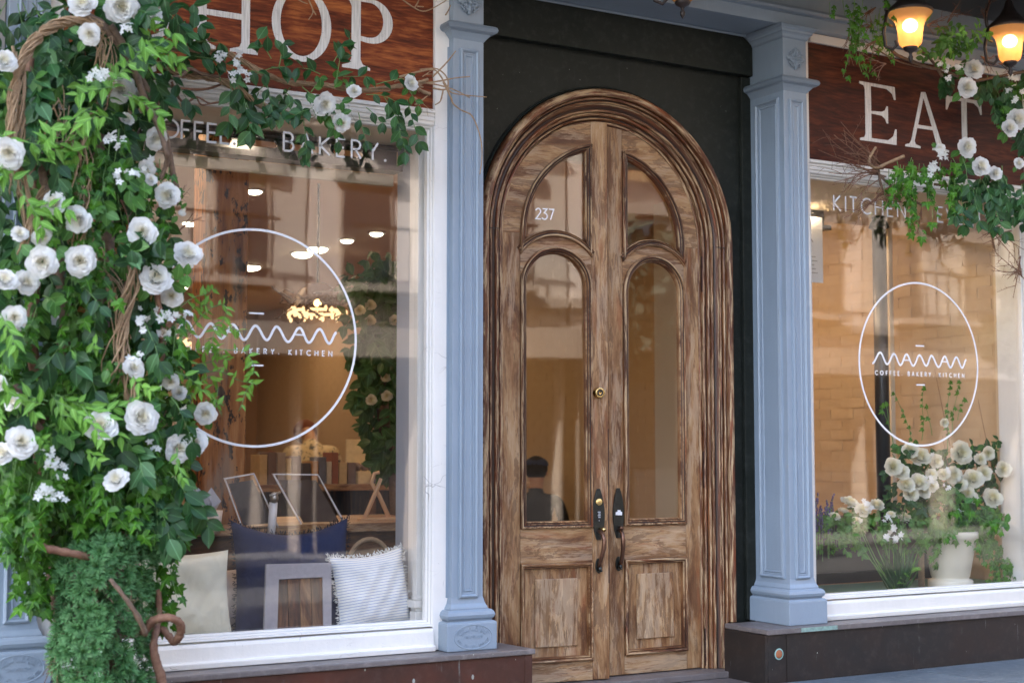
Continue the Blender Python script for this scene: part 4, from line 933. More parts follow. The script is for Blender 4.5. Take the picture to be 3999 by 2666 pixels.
bd_ = thing('mirrored_board', 'mirrored shape of a grey-framed board, added as a solid board against the navy pillow', 'board', (2.235, .150, -.7215))  # a reflection in the pane, built as a solid framed board
grm = plain('mirrored_frame', (.30, .28, .29), .7, var=.2, scale=40)
q_ = MB().prism([(-.150, 0), (.135, 0), (.150, .272), (-.128, .276)], 0, .014, XZ(0), [[(-.095, .001), (-.078, .215), (.108, .215), (.100, .001)]]).build('frame', grm, bd_, .003); q_.rotation_euler = (R(-9), 0, 0)
for i in range(4):
    xa = -.092 + i * .050; q_ = MB().prism([(xa, .002), (xa + .047, .002), (xa + .050, .213), (xa + .003, .213)], .002, .007 + .001 * (i % 2), XZ(0)).build('plank', door_wood('mirrored_plank', -.13, .1, .8) if i == 0 else bpy.data.materials['mirrored_plank'], bd_); q_.rotation_euler = (R(-9), 0, 0)
cr = thing('basket', 'small wicker basket with a round handle behind the striped pillow', 'basket', (2.70, .50, -.722))
bk = MB()
for i in range(7): bk.lathe([(.085 + .004 * i, .012 + i * .03), (.092 + .004 * i, .020 + i * .03), (.085 + .004 * i, .030 + i * .03)], (0, 0, 0), 18)
bk.build('bowl', M['twig'], cr); MB().tube([(.105 * math.cos(R(a)), 0, .21 + .13 * math.sin(R(a))) for a in range(0, 181, 12)], .010, 8).build('handle', M['twig'], cr)

# counter with wooden top behind the window, back shelf with boxes ----------------------------------------
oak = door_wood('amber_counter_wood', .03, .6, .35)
ct = thing('counter', 'long wooden counter with an amber top behind the pillows', 'counter')
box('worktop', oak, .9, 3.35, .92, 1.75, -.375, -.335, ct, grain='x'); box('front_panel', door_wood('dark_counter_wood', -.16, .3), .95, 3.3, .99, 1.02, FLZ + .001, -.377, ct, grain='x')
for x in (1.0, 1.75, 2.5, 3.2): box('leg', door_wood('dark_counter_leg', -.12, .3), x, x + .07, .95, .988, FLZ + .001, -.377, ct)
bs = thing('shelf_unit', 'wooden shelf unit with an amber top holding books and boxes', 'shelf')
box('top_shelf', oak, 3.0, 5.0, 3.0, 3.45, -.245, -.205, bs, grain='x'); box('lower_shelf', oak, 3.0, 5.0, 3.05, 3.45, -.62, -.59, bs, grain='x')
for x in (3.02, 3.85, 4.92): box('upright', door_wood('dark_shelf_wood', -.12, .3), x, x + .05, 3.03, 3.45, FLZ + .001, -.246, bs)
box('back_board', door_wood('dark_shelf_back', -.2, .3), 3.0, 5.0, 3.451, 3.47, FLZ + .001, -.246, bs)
random.seed(5)
cols = [(.55, .42, .24), (.18, .13, .12), (.36, .30, .26), (.62, .52, .34), (.24, .20, .24), (.12, .12, .14), (.5, .3, .15), (.16, .18, .24), (.6, .55, .46), (.30, .12, .08)]
bkm = [plain('book_cover_%s' % n_, c, .6, var=.25, scale=30) for n_, c in zip(('tan', 'brown', 'grey', 'straw', 'plum', 'black', 'ochre', 'navy', 'ivory', 'rust'), cols)]
names = ('tan', 'brown', 'grey', 'straw', 'plum', 'black', 'ochre', 'navy', 'ivory', 'rust')
x = 3.16; i = 0
while x < 3.78:
    ww = random.uniform(.03, .06); hh = random.uniform(.12, .20); n_ = i % 10
    b = thing('book', '%s book standing upright on the back shelf, %s' % (names[n_], 'toward the left end' if i < 7 else 'beside the tan cardboard box'), 'book', (x, 3.10, -.2045), group='books and boxes on the back shelf')
    box('cover', bkm[n_], 0, ww, 0, .16, 0, hh, b, bevel=.002); box('page_block', bkm[8], .003, ww - .003, .004, .1605, .003, hh + .002 - .004, b, bevel=0); x += ww + .006; i += 1
bd = [(3.80, .30, .17, 3, 'tan cardboard box with a photo print lid standing open on the shelf'), (4.14, .22, .12, 0, 'tan gift box at the right end of the shelf'), (4.40, .26, .15, 8, 'ivory box beyond the tan gift box on the shelf')]
for (x, ww, hh, n_, lab) in bd:
    b = thing('box', lab, 'box', (x, 3.08, -.2045)); box('tray', bkm[n_], 0, ww, 0, .2, 0, hh * .45, b); l_ = box('lid', bkm[n_], 0, ww, .19, .205, hh * .45, hh * .45 + .20, b)
    for q in range(6): MB().blob((.03 + q * (ww - .06) / 5, .08, hh * .45 + .025), (.022, .04, .03), 8, 6).build('packet', bkm[(q * 3 + 1) % 10], b)
for j in range(5): tag(box('magazine', bkm[(j * 2 + 5) % 10], 3.90, 4.12, 3.0 + .001 * j, 3.075, -.2045 + j * .014, -.192 + j * .014, bevel=.001), '%s magazine, %s of the flat stack on the shelf edge' % (names[(j * 2 + 5) % 10], ('bottom', 'second', 'third', 'fourth', 'top')[j]), 'magazine', 'magazines stacked flat on the shelf')
# props on the counter
def frame_stand(label, c, w_, h_, lean, rz, roll):
    t = thing('sign_holder', label, 'sign holder', c, rz)
    F = XZ(0); hold = []
    mb = MB().prism(rect(-w_ / 2, w_ / 2, 0, h_), 0, .006, F, [rect(-w_ / 2 + .007, w_ / 2 - .007, .007, h_ - .007)]); a = mb.build('frame', M['vinyl'], t)
    b = MB().prism(rect(-w_ / 2 + .007, w_ / 2 - .007, .007, h_ - .007), .002, .004, F).build('clear_sheet', M['glass'], t)
    for o in (a, b): o.rotation_euler = (lean, roll, 0)
    return t
def slant_holder(label, pts, y, back):
    P = [at(a, b, y) for a, b in pts]; c = P[3]; t = thing('sign_holder', label, 'sign holder', (c.x, y, -.334))
    L = [(p.x - c.x, p.z + .334) for p in P]; mx_, mz_ = sum(p[0] for p in L) / 4, sum(p[1] for p in L) / 4
    ins = [(mx_ + (a - mx_) * .93, mz_ + (b - mz_) * .95) for a, b in L]
    MB().prism(L, 0, .010, XZ(0), [ins]).build('frame', M['vinyl'], t); MB().prism(ins, .003, .005, XZ(0)).build('clear_sheet', M['glass'], t)
    k = .80; i2 = [(mx_ + (a - mx_) * k, mz_ + (b - mz_) * k - .004) for a, b in L]
    MB().prism(i2, .0, .002, XZ(0)).build('print', back, t); return t
slant_holder('dark slanted menu in a white-edged holder, left one on the counter', [(872, 1866), (990, 1846), (1087, 2058), (945, 2068)], .93, plain('dark_menu_print', (.05, .045, .05), .4, var=.6, scale=30))
slant_holder('wide slanted clear menu holder with a smoky sheet, middle of the counter', [(1060, 1848), (1240, 1850), (1352, 2052), (1178, 2056)], .98, plain('smoky_sheet', (.13, .10, .085), .3, var=.5, scale=14))
ar = thing('stand_arm', 'short white tubular arm with a steel joint holding the slanted sheet', 'stand', (2.40, .90, -.40))
ta = MB().tube([(0, 0, 0), (.01, 0, .17)], .019, 14).build('tube', M['vinyl'], ar); MB().blob((.008, -.012, .19), (.020, .02, .026), 10, 8).build('joint', M['steel'], ar); MB().tube([(-.02, -.03, .20), (.03, -.03, .215)], .006, 8).build('knob', M['steel'], ar)
cu = thing('paper_cup', 'patterned paper cup stuffed with crumpled white napkins on the counter', 'cup', (2.11, .86, -.36))
MB().lathe([(.0001, 0), (.036, 0), (.048, .10), (.046, .10), (.034, .004), (.0001, .004)], (0, 0, 0), 20).build('cup', plain('cup_print', (.7, .62, .56), .6, var=.3, scale=60), cu)
random.seed(3)
for q in range(5):
    a = random.uniform(0, 6.28); nk = MB(); b0 = Vector((math.cos(a) * .02, math.sin(a) * .02, .06))
    nk.add([b0, b0 + Vector((math.cos(a) * .05 - .03, .0, .10)), b0 + Vector((math.cos(a) * .07, .01, .14)), b0 + Vector((math.cos(a) * .05 + .04, -.01, .08)), b0 + Vector((0, -.03, .05))], [(0, 1, 2), (0, 2, 3), (0, 3, 4), (0, 4, 1)])
    nk.build('napkin', fabric('napkin_paper', (.62, .66, .74)), cu)
es = thing('easel', 'small crossed wooden easel on the right end of the counter', 'easel', (3.03, 1.15, -.335))
oakl = plain('pale_oak', (.62, .40, .22), .5)
MB().tube([(-.065, 0, 0), (.005, 0, .15), (.025, 0, .20)], [.012, .011, .009], 8).build('leg', oakl, es); MB().tube([(.075, 0, 0), (.02, .01, .12), (-.02, .01, .18), (-.005, .01, .225), (.02, .01, .23)], [.012, .011, .010, .009, .009], 8).build('leg', oakl, es)
box('base_bar', oakl, -.09, .12, -.02, .02, -.0002, .012, es)

# bright doorway / wall panels at the back of the left room
box_d = thing('back_door', 'cream panelled door in the back wall of the left room', 'door')
cd_m = plain('cream_door_paint', (.66, .54, .38), .6, var=.05)
box('frame', plain('tan_trim', (.5, .38, .25), .6), 4.75, 6.3, 12.12, 12.2, FLZ, 1.25, box_d)
box('door_panel', cd_m, 4.95, 6.1, 12.08, 12.119, FLZ + .02, 1.05, box_d); box('upper_recess', wallm, 5.1, 5.95, 12.07, 12.079, .35, .90, box_d); box('lower_recess', wallm, 5.1, 5.95, 12.07, 12.079, -.9, .15, box_d)
tag(box('dark_cabinet', plain('dark_cabinet_paint', (.03, .02, .015), .5), 3.3, 3.75, 6.8, 7.2, FLZ + .001, .25, bevel=.01), 'tall black cabinet far back behind the timber post', 'cabinet')

# pendant lamps
def pendant(label, c, r):
    t = thing('pendant_lamp', label, 'lamp', c)
    sh = [(r * .12, r * .95), (r * .35, r * .88), (r * .62, r * .66), (r * .82, r * .35), (r * .95, .05 * r), (r, 0)]
    m, nt = new_mat('amber_glass'); p_ = objc(nt)
    b = nd(nt, 'BsdfPrincipled', {'Base Color': (.10, .045, .018), 'Roughness': .35}); tr = nd(nt, 'BsdfTransparent', {'Color': (.8, .6, .4)})
    mx = nd(nt, 'MixShader', {0: .62, 1: b.outputs[0], 2: tr.outputs[0]}); o = nt.nodes.new('ShaderNodeOutputMaterial'); nt.links.new(mx.outputs[0], o.inputs[0])
    MB().lathe(sh, (0, 0, 0), 26).build('shade', m, t)
    MB().lathe([(r * 1.0, 0), (r * 1.02, -.02 * r), (r * .98, -.10 * r), (r * .93, -.04 * r)], (0, 0, 0), 26).build('glowing_rim', emis('rim_glow', (1, .60, .28), .22), t)
    MB().blob((0, 0, r * .25), r * .13, 10, 8).build('bulb', emis('bulb_glow', (1, .72, .40), 1.5), t)
    MB().tube([(0, 0, r * .95), (0, 0, CLZ - c[2] - .001)], .008, 6).build('cord', M['blk'], t)
    random.seed(9); gf = MB()
    for q in range(46):
        a = random.uniform(0, 6.28); gf.blob((math.cos(a) * r * random.uniform(.90, 1.05), math.sin(a) * r * random.uniform(.9, 1.05), -random.uniform(0, .32) * r), (.012, .012, random.uniform(.006, .03)), 6, 4)
    gf.build('glowing_fringe', bpy.data.materials['rim_glow'], t, fixn=False)
    tw = MB()
    for q in range(34):
        a = random.uniform(0, 6.28); p = Vector((math.cos(a) * r, math.sin(a) * r, random.uniform(-.05, .5) * r)); pts = [p]
        for s_ in range(4): p = p + Vector((random.uniform(-.3, .3), random.uniform(-.3, .3), random.uniform(-.2, .2))) * r; pts.append(p)
        tw.tube(pts, .006, 4, cap=False)
    tw.build('twig_wreath', M['stem'], t, fixn=False)
    return t
pc = at(1240, 1212, 3.4)
pendant('large amber glass dome pendant wrapped in twigs, glowing inside the left window', tuple(pc), .19)
pc = at(778, 1330, 4.2)
pendant('smaller amber pendant seen between the climbing plant and the timber post', tuple(pc), .15)

# black pipe column and cream pilaster in the right window
bp = thing('black_column', 'black iron column standing behind the right shop window', 'column', (6.05, .86, 0))
MB().tube([(0, 0, -.722), (0, 0, 1.334)], .040, 16).build('pipe', M['blk'], bp, loc=None); MB().lathe([(.045, 0), (.060, .01), (.045, .05)], (0, 0, 1.26), 16).build('collar', M['blk'], bp)
bp.location = (5.62, .99, 0)
bp.location = tuple(Vector((at(3442, 1400, .80).x, .80, 0)))
cp = thing('cream_post', 'narrow cream timber post just right of the black column', 'post', (at(3472, 1400, .95).x, .95, 0)); box('shaft', wallm, -.008, .025, -.02, .02, -.722, 1.334, cp)
nt_ = thing('notice', 'white printed notice hanging inside the left edge of the right window', 'notice', (4.85, .70, 0))
nz = at(3215, 1105, .70)
box('sheet', M['vinyl'], .0 + .0, nz.x - 4.85, 0, .003, nz.z, nz.z + .36, nt_, bevel=0)
npm = plain('grey_notice_print', (.38, .37, .36), .6)
pm_ = MB()
for q in range(5): pm_.prism(rect(nz.x - 4.85 - .19 + .01 * (q % 2), nz.x - 4.85 - .04 - .012 * (q % 3), nz.z + .05 + q * .022, nz.z + .054 + q * .022), 0, .0008, lambda a, b, d: (a, -d, b))
pm_.ribbon([(nz.x - 4.85 - .15, nz.z + .22), (nz.x - 4.85 - .11, nz.z + .27), (nz.x - 4.85 - .07, nz.z + .22)], .006, 0, .0008, lambda a, b, d: (a, -d, b)); pm_.build('print', npm, nt_)
# dark low bench and planter behind the flowers
db = thing('dark_bench', 'dark wooden bench and planter box behind the flowers in the right window', 'bench')
dkm = plain('dark_bench_wood', (.05, .04, .035), .6)
box('front_board', dkm, 4.83, 6.35, .74, .78, -.72, -.40, db); box('seat', dkm, 4.83, 6.35, .70, 1.05, -.40, -.37, db); box('skirting', M['blk'], 4.83, 6.35, .725, .739, -.72, -.66, db)

# ------------------------------------------------------------------ lanterns
lg_m, nt = new_mat('seeded_amber_glass'); p_ = pos(nt)
sd_ = noise(nt, mapping(nt, p_, (90, 90, 22)), 1., 4, .6)
pb = nd(nt, 'BsdfPrincipled', {'Base Color': (.60, .36, .17), 'Roughness': .2, 'Emission Color': (1, .42, .10), 'Emission Strength': math_(nt, 'MULTIPLY', math_(nt, 'ADD', sd_, .0), .03), 'Normal': bump(nt, sd_, .8, .004)})
tb = nd(nt, 'BsdfTransparent', {'Color': (1, .80, .56)}); tl_ = nd(nt, 'BsdfTranslucent', {'Color': (.75, .38, .15), 'Normal': bump(nt, sd_, .8, .004)}); m0 = nd(nt, 'MixShader', {0: .45, 1: pb.outputs[0], 2: tl_.outputs[0]})
mx = nd(nt, 'MixShader', {0: .34, 1: m0.outputs[0], 2: tb.outputs[0]})
o_ = nt.nodes.new('ShaderNodeOutputMaterial'); nt.links.new(mx.outputs[0], o_.inputs[0])
bulbm = emis('lantern_bulb_glow', (1, .76, .46), 2.2)
def lantern(label, c, k=1., lit=True, bracket=True, group='carriage lanterns over the shopfront'):
    t = thing('lantern', label, 'lantern', c, group=group)
    S = lambda pr: [(r * k, h * k) for r, h in pr]
    MB().lathe(S([(.010, .150), (.018, .140), (.028, .105), (.048, .072), (.078, .042), (.108, .016), (.113, .004), (.110, -.001), (.100, .003), (.06, .02), (.0001, .03)]), (0, 0, 0), 30).build('roof', M['lantern'], t)
    MB().lathe(S([(.108, -.004), (.100, -.016), (.085, -.030), (.072, -.048), (.064, -.075), (.060, -.105), (.058, -.135), (.052, -.158), (.038, -.172), (.020, -.176)]), (0, 0, 0), 30).build('glass_bell', lg_m, t)
    MB().lathe(S([(.034, -.172), (.036, -.180), (.028, -.190), (.012, -.198), (.007, -.206), (.008, -.214), (.012, -.222), (.010, -.236), (.0001, -.252)]), (0, 0, 0), 20).build('finial', M['lantern'], t)
    if lit:
        MB().blob((0, 0, -.066 * k), (.038 * k, .038 * k, .034 * k), 14, 10).build('bulb', bulbm, t)
        l = bpy.data.lights.new('lantern_light', 'POINT'); l.energy = .075; l.color = (1, .62, .28); l.shadow_soft_size = .03
        lo_ = bpy.data.objects.new('lantern_light', l); col.objects.link(lo_); lo_.parent = t; lo_.location = (0, -.036 * k, -.100 * k)
    MB().tube([(0, 0, .17 * k), (0, 0, .26 * k)], .006 * k, 8).build('hanger', M['lantern'], t)
    if bracket:
        b = MB(); y1 = .012 - c[1] - .001
        b.tube([(0, 0, .26 * k), (0, .05, .30), (0, .16, .31), (0, y1 - .02, .28), (0, y1, .26)], .010, 8)
        b.tube([(-.118, .03, .0), (-.125, .05, -.10), (-.112, .05, -.17), (-.085, .03, -.185), (-.07, .02, -.165), (-.085, .01, -.15)], .008, 8); b.tube([(-.12, .04, -.06), (-.06, .06, -.06)], .007, 6)
        b.tube([(-.12, .035, .0), (-.10, .06, .08), (0, .05, .30)], .008, 8)
        b.build('bracket', M['lantern'], t); MB().lathe([(.0001, .006), (.034, .004), (.04, 0)], (0, y1 - .001, .265), 16, axis='y').build('wall_plate', M['lantern'], t)
    return t
a = at(3553, 50, -.33); lantern('lit amber carriage lantern hanging above the letter A of EAT', tuple(a), .98)
a = at(3942, 113, -.33); lantern('lit carriage lantern cut by the right edge of the picture', tuple(a), .98)
a = at(2666, 75, -.30); lantern('unlit lantern tip with metal finial hanging over the arched doors', (a.x, a.y, a.z + .252 * .98), .98, lit=False)
# ------------------------------------------------------------------ leaves and blooms (unit meshes, shared)
def leaf_mesh(name, mat, prof, curl=.10, fold=.18, wav=0.):
    """prof [(t along, half width)], unit length along +Y, face +Z"""
    vs = []; fs = []; uv = []
    for i, (t, w_) in enumerate(prof):
        z = -curl * t * t
        vs += [(-w_, t, z + fold * w_ + wav * math.sin(t * 11)), (0, t, z), (w_, t, z + fold * w_ - wav * math.sin(t * 9))]
    for i in range(len(prof) - 1):
        for k in (0, 1): a = i * 3 + k; fs.append((a, a + 1, a + 4, a + 3))
    mb = MB().add(vs, fs, [(v[1], v[0]) for v in vs], True); me = mb.mesh(name); me.materials.append(mat); return me
def ivy_mesh(name, mat, s=1.):
    out = [(-.10, -.10), (-.38, -.14), (-.58, .08), (-.36, .22), (-.60, .52), (-.24, .52), (-.14, .78), (0, 1.06), (.14, .78), (.24, .52), (.60, .52), (.36, .22), (.58, .08), (.38, -.14), (.10, -.10)]
    hz = [-.02, -.08, -.14, .05, -.16, .06, -.02, -.20, -.02, .06, -.16, .05, -.14, -.08, -.02]
    vs = [(0, .28, .06), (0, 0, 0)] + [(x * .92 * s, y, h) for (x, y), h in zip(out, hz)]; n = len(out)
    fs = [(0, i + 3, i + 2) for i in range(n - 1)] + [(0, 2, 1), (0, 1, n + 1)]
    me = MB().add(vs, fs, [(v[1], v[0]) for v in vs], False).mesh(name); me.materials.append(mat); return me
FP = [(0, .012), (.10, .13), (.25, .25), (.42, .30), (.60, .275), (.76, .18), (.88, .07), (1.0, .006)]
YP = [(0, .02), (.15, .15), (.35, .22), (.58, .17), (.80, .07), (1.0, .004)]
RP = [(0, .03), (.12, .20), (.35, .33), (.60, .33), (.82, .20), (.95, .06), (1.0, .0)]
L_ficus = [leaf_mesh('ficus_leaf', M['ficus'], FP, c, f) for c, f in ((.10, .25), (.28, .15), (-.05, .35))] + [leaf_mesh('ficus_leaf', M['ficus_l'], FP, .2, .2)]
L_rose = [leaf_mesh('rose_leaf', M['rleaf'], RP, c, .22) for c in (.1, .25)]
L_lime = [leaf_mesh('young_leaf', M['lime'], YP, c, .3) for c in (.12, .35)]
L_ivy = [ivy_mesh('ivy_leaf', M['ivy']), ivy_mesh('ivy_leaf', M['ivy'], .85), ivy_mesh('ivy_leaf', M['ivy'], 1.12)]

def rose_mesh(seed, n=46, openn=1., bud=False, mat=None):
    rg = random.Random(seed); vs = []; fs = []; uv = []
    U, V = 7, 5
    for i in range(n):
        t = i / (n - 1)
        th = i * 2.39996 + rg.uniform(-.25, .25)
        Rm = (.035 + .43 * t ** .9 + rg.uniform(-.014, .014)) * (.55 if bud else 1.); Hh = (.30 - .05 * t + rg.uniform(-.03, .03)) * (1.5 if bud else 1.)
        span = (1.15 - .45 * t) * rg.uniform(.9, 1.1); flare = (0 if bud else .10 * t * t * openn); base = (-.22 + .05 * (1 - t)) * (1 if not bud else 1.4)
        z_in = .16 * (1 - t); hj = rg.uniform(-.03, .03)
        o = len(vs)
        for v in range(V + 1):
            q = v / V; wid = (.45 + .55 * math.sin(math.pi * min(1, q * .62 + .12))) * (1 if q < .95 else .80)
            for u in range(U + 1):
                s = (u / U * 2 - 1)
                rho = Rm * (.30 + .70 * math.sin(math.pi / 2 * min(1, q * 1.15))) + flare * q ** 3 - .03 * (1 - abs(s)) * 0
                rho += .018 * math.sin(s * 5 + i) * q + .03 * s * s * t
                if bud: z = base + Hh * q * (1.25 - .35 * t) + z_in - .05 * s * s * q * (1 + t)
                else:
                    zt = .13 + .05 * math.sin(math.pi * t) - .20 * t ** 3.2 + hj
                    z = -.24 + (zt + .24) * q ** .75 - (.045 + .05 * t) * s * s * q + (.010 + .012 * t) * math.sin(s * 8 + i * 1.7) * q * q
                a = th + s * span * wid
                if not bud: rho += (.020 + .03 * t) * q ** 4 * math.cos(s * 2.) + .010 * math.sin(s * 7 + i * 2.3) * q * q
                vs.append((rho * math.cos(a), rho * math.sin(a), z)); uv.append((1 - t, q))
        W = U + 1
        for v in range(V):
            for u in range(U): a = o + v * W + u; fs.append((a, a + 1, a + W + 1, a + W))
    me = MB().add(vs, fs, uv, True).mesh('rose'); me.materials.append(mat or M['petal']); return me
ROSES = [rose_mesh(s) for s in range(5)]; BUDS = [rose_mesh(20, 14, bud=True), rose_mesh(21, 16, bud=True)]
CROSES = [rose_mesh(s, 34, mat=M['petal_c']) for s in (40, 41, 42)]
def jas_mesh(name='jasmine_flower', mat=None):
    mb = MB()
    for k in range(5):
        a = k * 2 * math.pi / 5; c, s = math.cos(a), math.sin(a); px, py = -s, c
        P = lambda r, w_, z: (c * r + px * w_, s * r + py * w_, z)
        mb.add([P(.04, -.05, 0), P(.04, .05, 0), P(.25, .15, .05), P(.48, .0, .0), P(.25, -.15, .05), P(.26, 0, .02)], [(0, 5, 4), (0, 1, 5), (1, 2, 5), (5, 2, 3), (5, 3, 4)], [(0, 0)] * 6, True)
    me = mb.mesh(name); me.materials.append(mat or M['jas']); return me
JAS = jas_mesh()
def yew_mesh(seed):
    rg = random.Random(seed); mb = MB()
    for i in range(26):
        a = i * 2.4; el = rg.uniform(-.15, 1.25); l = rg.uniform(.75, 1.05); w_ = .052
        d = Vector((math.cos(a) * math.cos(el), math.sin(a) * math.cos(el), math.sin(el))); sd = d.cross(Vector((0, 0, 1))); sd = sd.normalized() * w_ if sd.length > .01 else Vector((w_, 0, 0))
        b = d * .06; m_ = d * .55 * l + Vector((0, 0, .03)); e = d * l - Vector((0, 0, .05))
        mb.add([b - sd * .5, b + sd * .5, m_ - sd, m_ + sd, e], [(0, 1, 3, 2), (2, 3, 4)], [(0, 0), (0, 0), (.35, 0), (.35, 0), (1, 0)])
    me = mb.mesh('yew_sprig'); me.materials.append(M['yew']); return me
YEW = [yew_mesh(s) for s in range(4)]

def basis(tip, face, loc, s):
    """matrix: +Y along tip, +Z as near as possible to face"""
    y = tip.normalized(); z = face - y * face.dot(y); z = z.normalized() if z.length > 1e-4 else y.orthogonal().normalized(); x = y.cross(z)
    m = Matrix(((x.x, y.x, z.x, loc[0]), (x.y, y.y, z.y, loc[1]), (x.z, y.z, z.z, loc[2]), (0, 0, 0, 1)))
    return m @ Matrix.Scale(s, 4)
def rv(a=1.): return Vector((random.uniform(-a, a), random.uniform(-a, a), random.uniform(-a, a)))

class Plant:
    """collects placements of each kind, then makes the largest 290 of a kind parts and joins the rest into one stuff part"""
    def __init__(s, root): s.root = root; s.items = {}; s.st = {}
    def leaf(s, kind, me, m): s.items.setdefault(kind, []).append((me, m))
    def stem(s, kind, mat, pts, r0, r1=None, n=5):
        mb, _ = s.st.setdefault(kind, (MB(), mat)); r1 = r0 if r1 is None else r1; k = len(pts)
        mb.tube(pts, [r0 + (r1 - r0) * i / (k - 1) for i in range(k)], n, cap=(n > 4))
    def finish(s, lim=290):
        base = s.root.location
        for kind, L in s.items.items():
            def vis(it):
                p = it[1].translation; v = p - Vector((0, CAMY, 0)); d = v.dot(_fw); x = v.dot(_rt) / d * FPX; z = v.dot(_up) / d * FPX
                return (abs(x) < 2000 and abs(z) < 1333, it[1].to_scale()[0] / d + .004 * max(0, -p.y))
            L.sort(key=vis, reverse=True)
            for me, m in L[:lim]: put(kind, me, Matrix.Translation(-base) @ m, s.root)
            rest = L[lim:]
            if rest:
                cache = {}; V = []; Fc = []; UV = []; off = 0
                for me, m in rest:
                    if me.name not in cache:
                        co = np.empty(len(me.vertices) * 3, dtype=np.float32); me.vertices.foreach_get('co', co)
                        luv = {}
                        for p in me.polygons:
                            for li, vi in zip(p.loop_indices, p.vertices): luv[vi] = tuple(me.uv_layers[0].data[li].uv)
                        cache[me.name] = (co.reshape(-1, 3), [tuple(p.vertices) for p in me.polygons], [luv.get(i, (0, 0)) for i in range(len(me.vertices))])
                    co, fs, uv = cache[me.name]; mm = np.array(Matrix.Translation(-base) @ m)
                    V.append(co @ mm[:3, :3].T + mm[:3, 3]); Fc += [tuple(i + off for i in f) for f in fs]; UV += uv; off += len(co)
                mb = MB(); mb.v = [tuple(x) for x in np.concatenate(V).tolist()]; mb.f = Fc; mb.uv = UV; mb.sm = [True] * len(Fc)
                tag(mb.build(kind, rest[0][0].materials[0], s.root, fixn=False), kind='stuff')
        for kind, (mb, mat) in s.st.items():
            mb.v = [(a - base[0], b - base[1], c - base[2]) for a, b, c in mb.v]; o = mb.build(kind, mat, s.root, fixn=False); tag(o, kind='stuff')

def curve(p, d, L, n, droop=.0, jit=.15):
    pts = [Vector(p)]; d = Vector(d).normalized()
    for i in range(n):
        d = (d + rv(jit) + Vector((0, 0, -droop))).normalized(); pts.append(pts[-1] + d * (L / n))
    return pts
CAMD = Vector((-.45, -.85, .05))     # towards the street
def spray(pl, kind, meshes, p, d, L=.22, n=7, size=.07, droop=.12, stemm=None, face=None, r=.0022):
    if kind == 'ficus_leaf': size *= .92 if pl is CR else 1.12
    pts = curve(p, d, L, n, droop); pl.stem('twiglet' if kind != 'young_leaf' else 'tendril', stemm or M['gstem'], pts, r, r * .4, 4)
    for i in range(1, n + 1):
        t = (pts[i] - pts[i - 1]).normalized(); side = t.cross(face or CAMD).normalized() * (1 if i % 2 else -1)
        tip = (t * .7 + side * random.uniform(.5, 1.1) + rv(.3) + Vector((0, 0, -.35))); f = (face or CAMD) + rv(.55) + Vector((0, 0, .35))
        pl.leaf(kind, random.choice(meshes), basis(tip, f, pts[i], size * random.uniform(.75, 1.2)))
    if n: pl.leaf(kind, random.choice(meshes), basis(pts[-1] - pts[-2] + Vector((0, 0, -.2)), CAMD + rv(.4), pts[-1], size * random.uniform(.8, 1.1)))
def trail(pl, p, L, size=.05, d=(0, 0, -1), drift=.25):
    n = max(3, int(L / .034)); pts = curve(p, Vector(d) + rv(drift), L, n, .12, .22); pl.stem('ivy_stem', M['gstem'], pts, .0018, .001, 4)
    for i in range(1, n + 1):
        side = Vector((random.choice((-1, 1)), random.uniform(-1, .2), 0)); st = pts[i] + side * .012 + Vector((0, -.006, 0))
        pl.leaf('ivy_leaf', random.choice(L_ivy), basis(Vector((side.x * .6, -.25, -1)) + rv(.45), CAMD * 1.2 + Vector((0, 0, .5)) + rv(.6), st, size * random.uniform(.6, 1.25)))
def rose_at(pl, px, py, dpx, y, kind='rose', tilt=.5, look=None):
    c = at(px, py, y); dist = (c - Vector((0, CAMY, 0))).dot(_fw); s = dpx * dist / FPX / 1.07
    ax = (look or (Vector((-.25, -.95, .10)) + rv(tilt))).normalized()
    me = random.choice(ROSES if kind == 'rose' else BUDS); sx = ax.orthogonal()
    m = basis(sx, ax, c, s); m = m @ Matrix.Rotation(random.uniform(0, 6.28), 4, 'Z') @ Matrix.Diagonal((1, 1, .85, 1)); pl.leaf(kind if kind == 'rose' else 'rosebud', me, m)
    for k in range(2):   # leaves behind the bloom
        a = random.uniform(0, 6.28); d = Vector((math.cos(a), .25, math.sin(a))); pl.leaf('rose_leaf', random.choice(L_rose), basis(d, CAMD + rv(.4), c + d * s * .30 + Vector((0, s * .30, 0)), s * .62))
def jasmine_at(pl, px, py, y, n=5, s=.030, sp=.024):
    c = at(px, py, y)
    for k in range(n): pl.leaf('jasmine_flower', JAS, basis(rv(1), Vector((-.3, -.9, .3)) + rv(.7), c + Vector((random.uniform(-sp, sp), random.uniform(-.02, .01), random.uniform(-sp, sp))), s * random.uniform(.8, 1.25)))
def pxs(pts, y):  # polyline given as photo pixels [(px,py[,dy])]
    return [at(p[0], p[1], y + (p[2] if len(p) > 2 else 0)) for p in pts]
def smooth(pts, k=5):
    out = []; n = len(pts)
    for i in range(n - 1):
        p0, p1, p2, p3 = pts[max(0, i - 1)], pts[i], pts[i + 1], pts[min(n - 1, i + 2)]
        for j in range(k):
            t = j / k; out.append(.5 * ((2 * p1) + (p2 - p0) * t + (2 * p0 - 5 * p1 + 4 * p2 - p3) * t * t + (3 * p1 - p0 - 3 * p2 + p3) * t ** 3))
    return out + [pts[-1]]
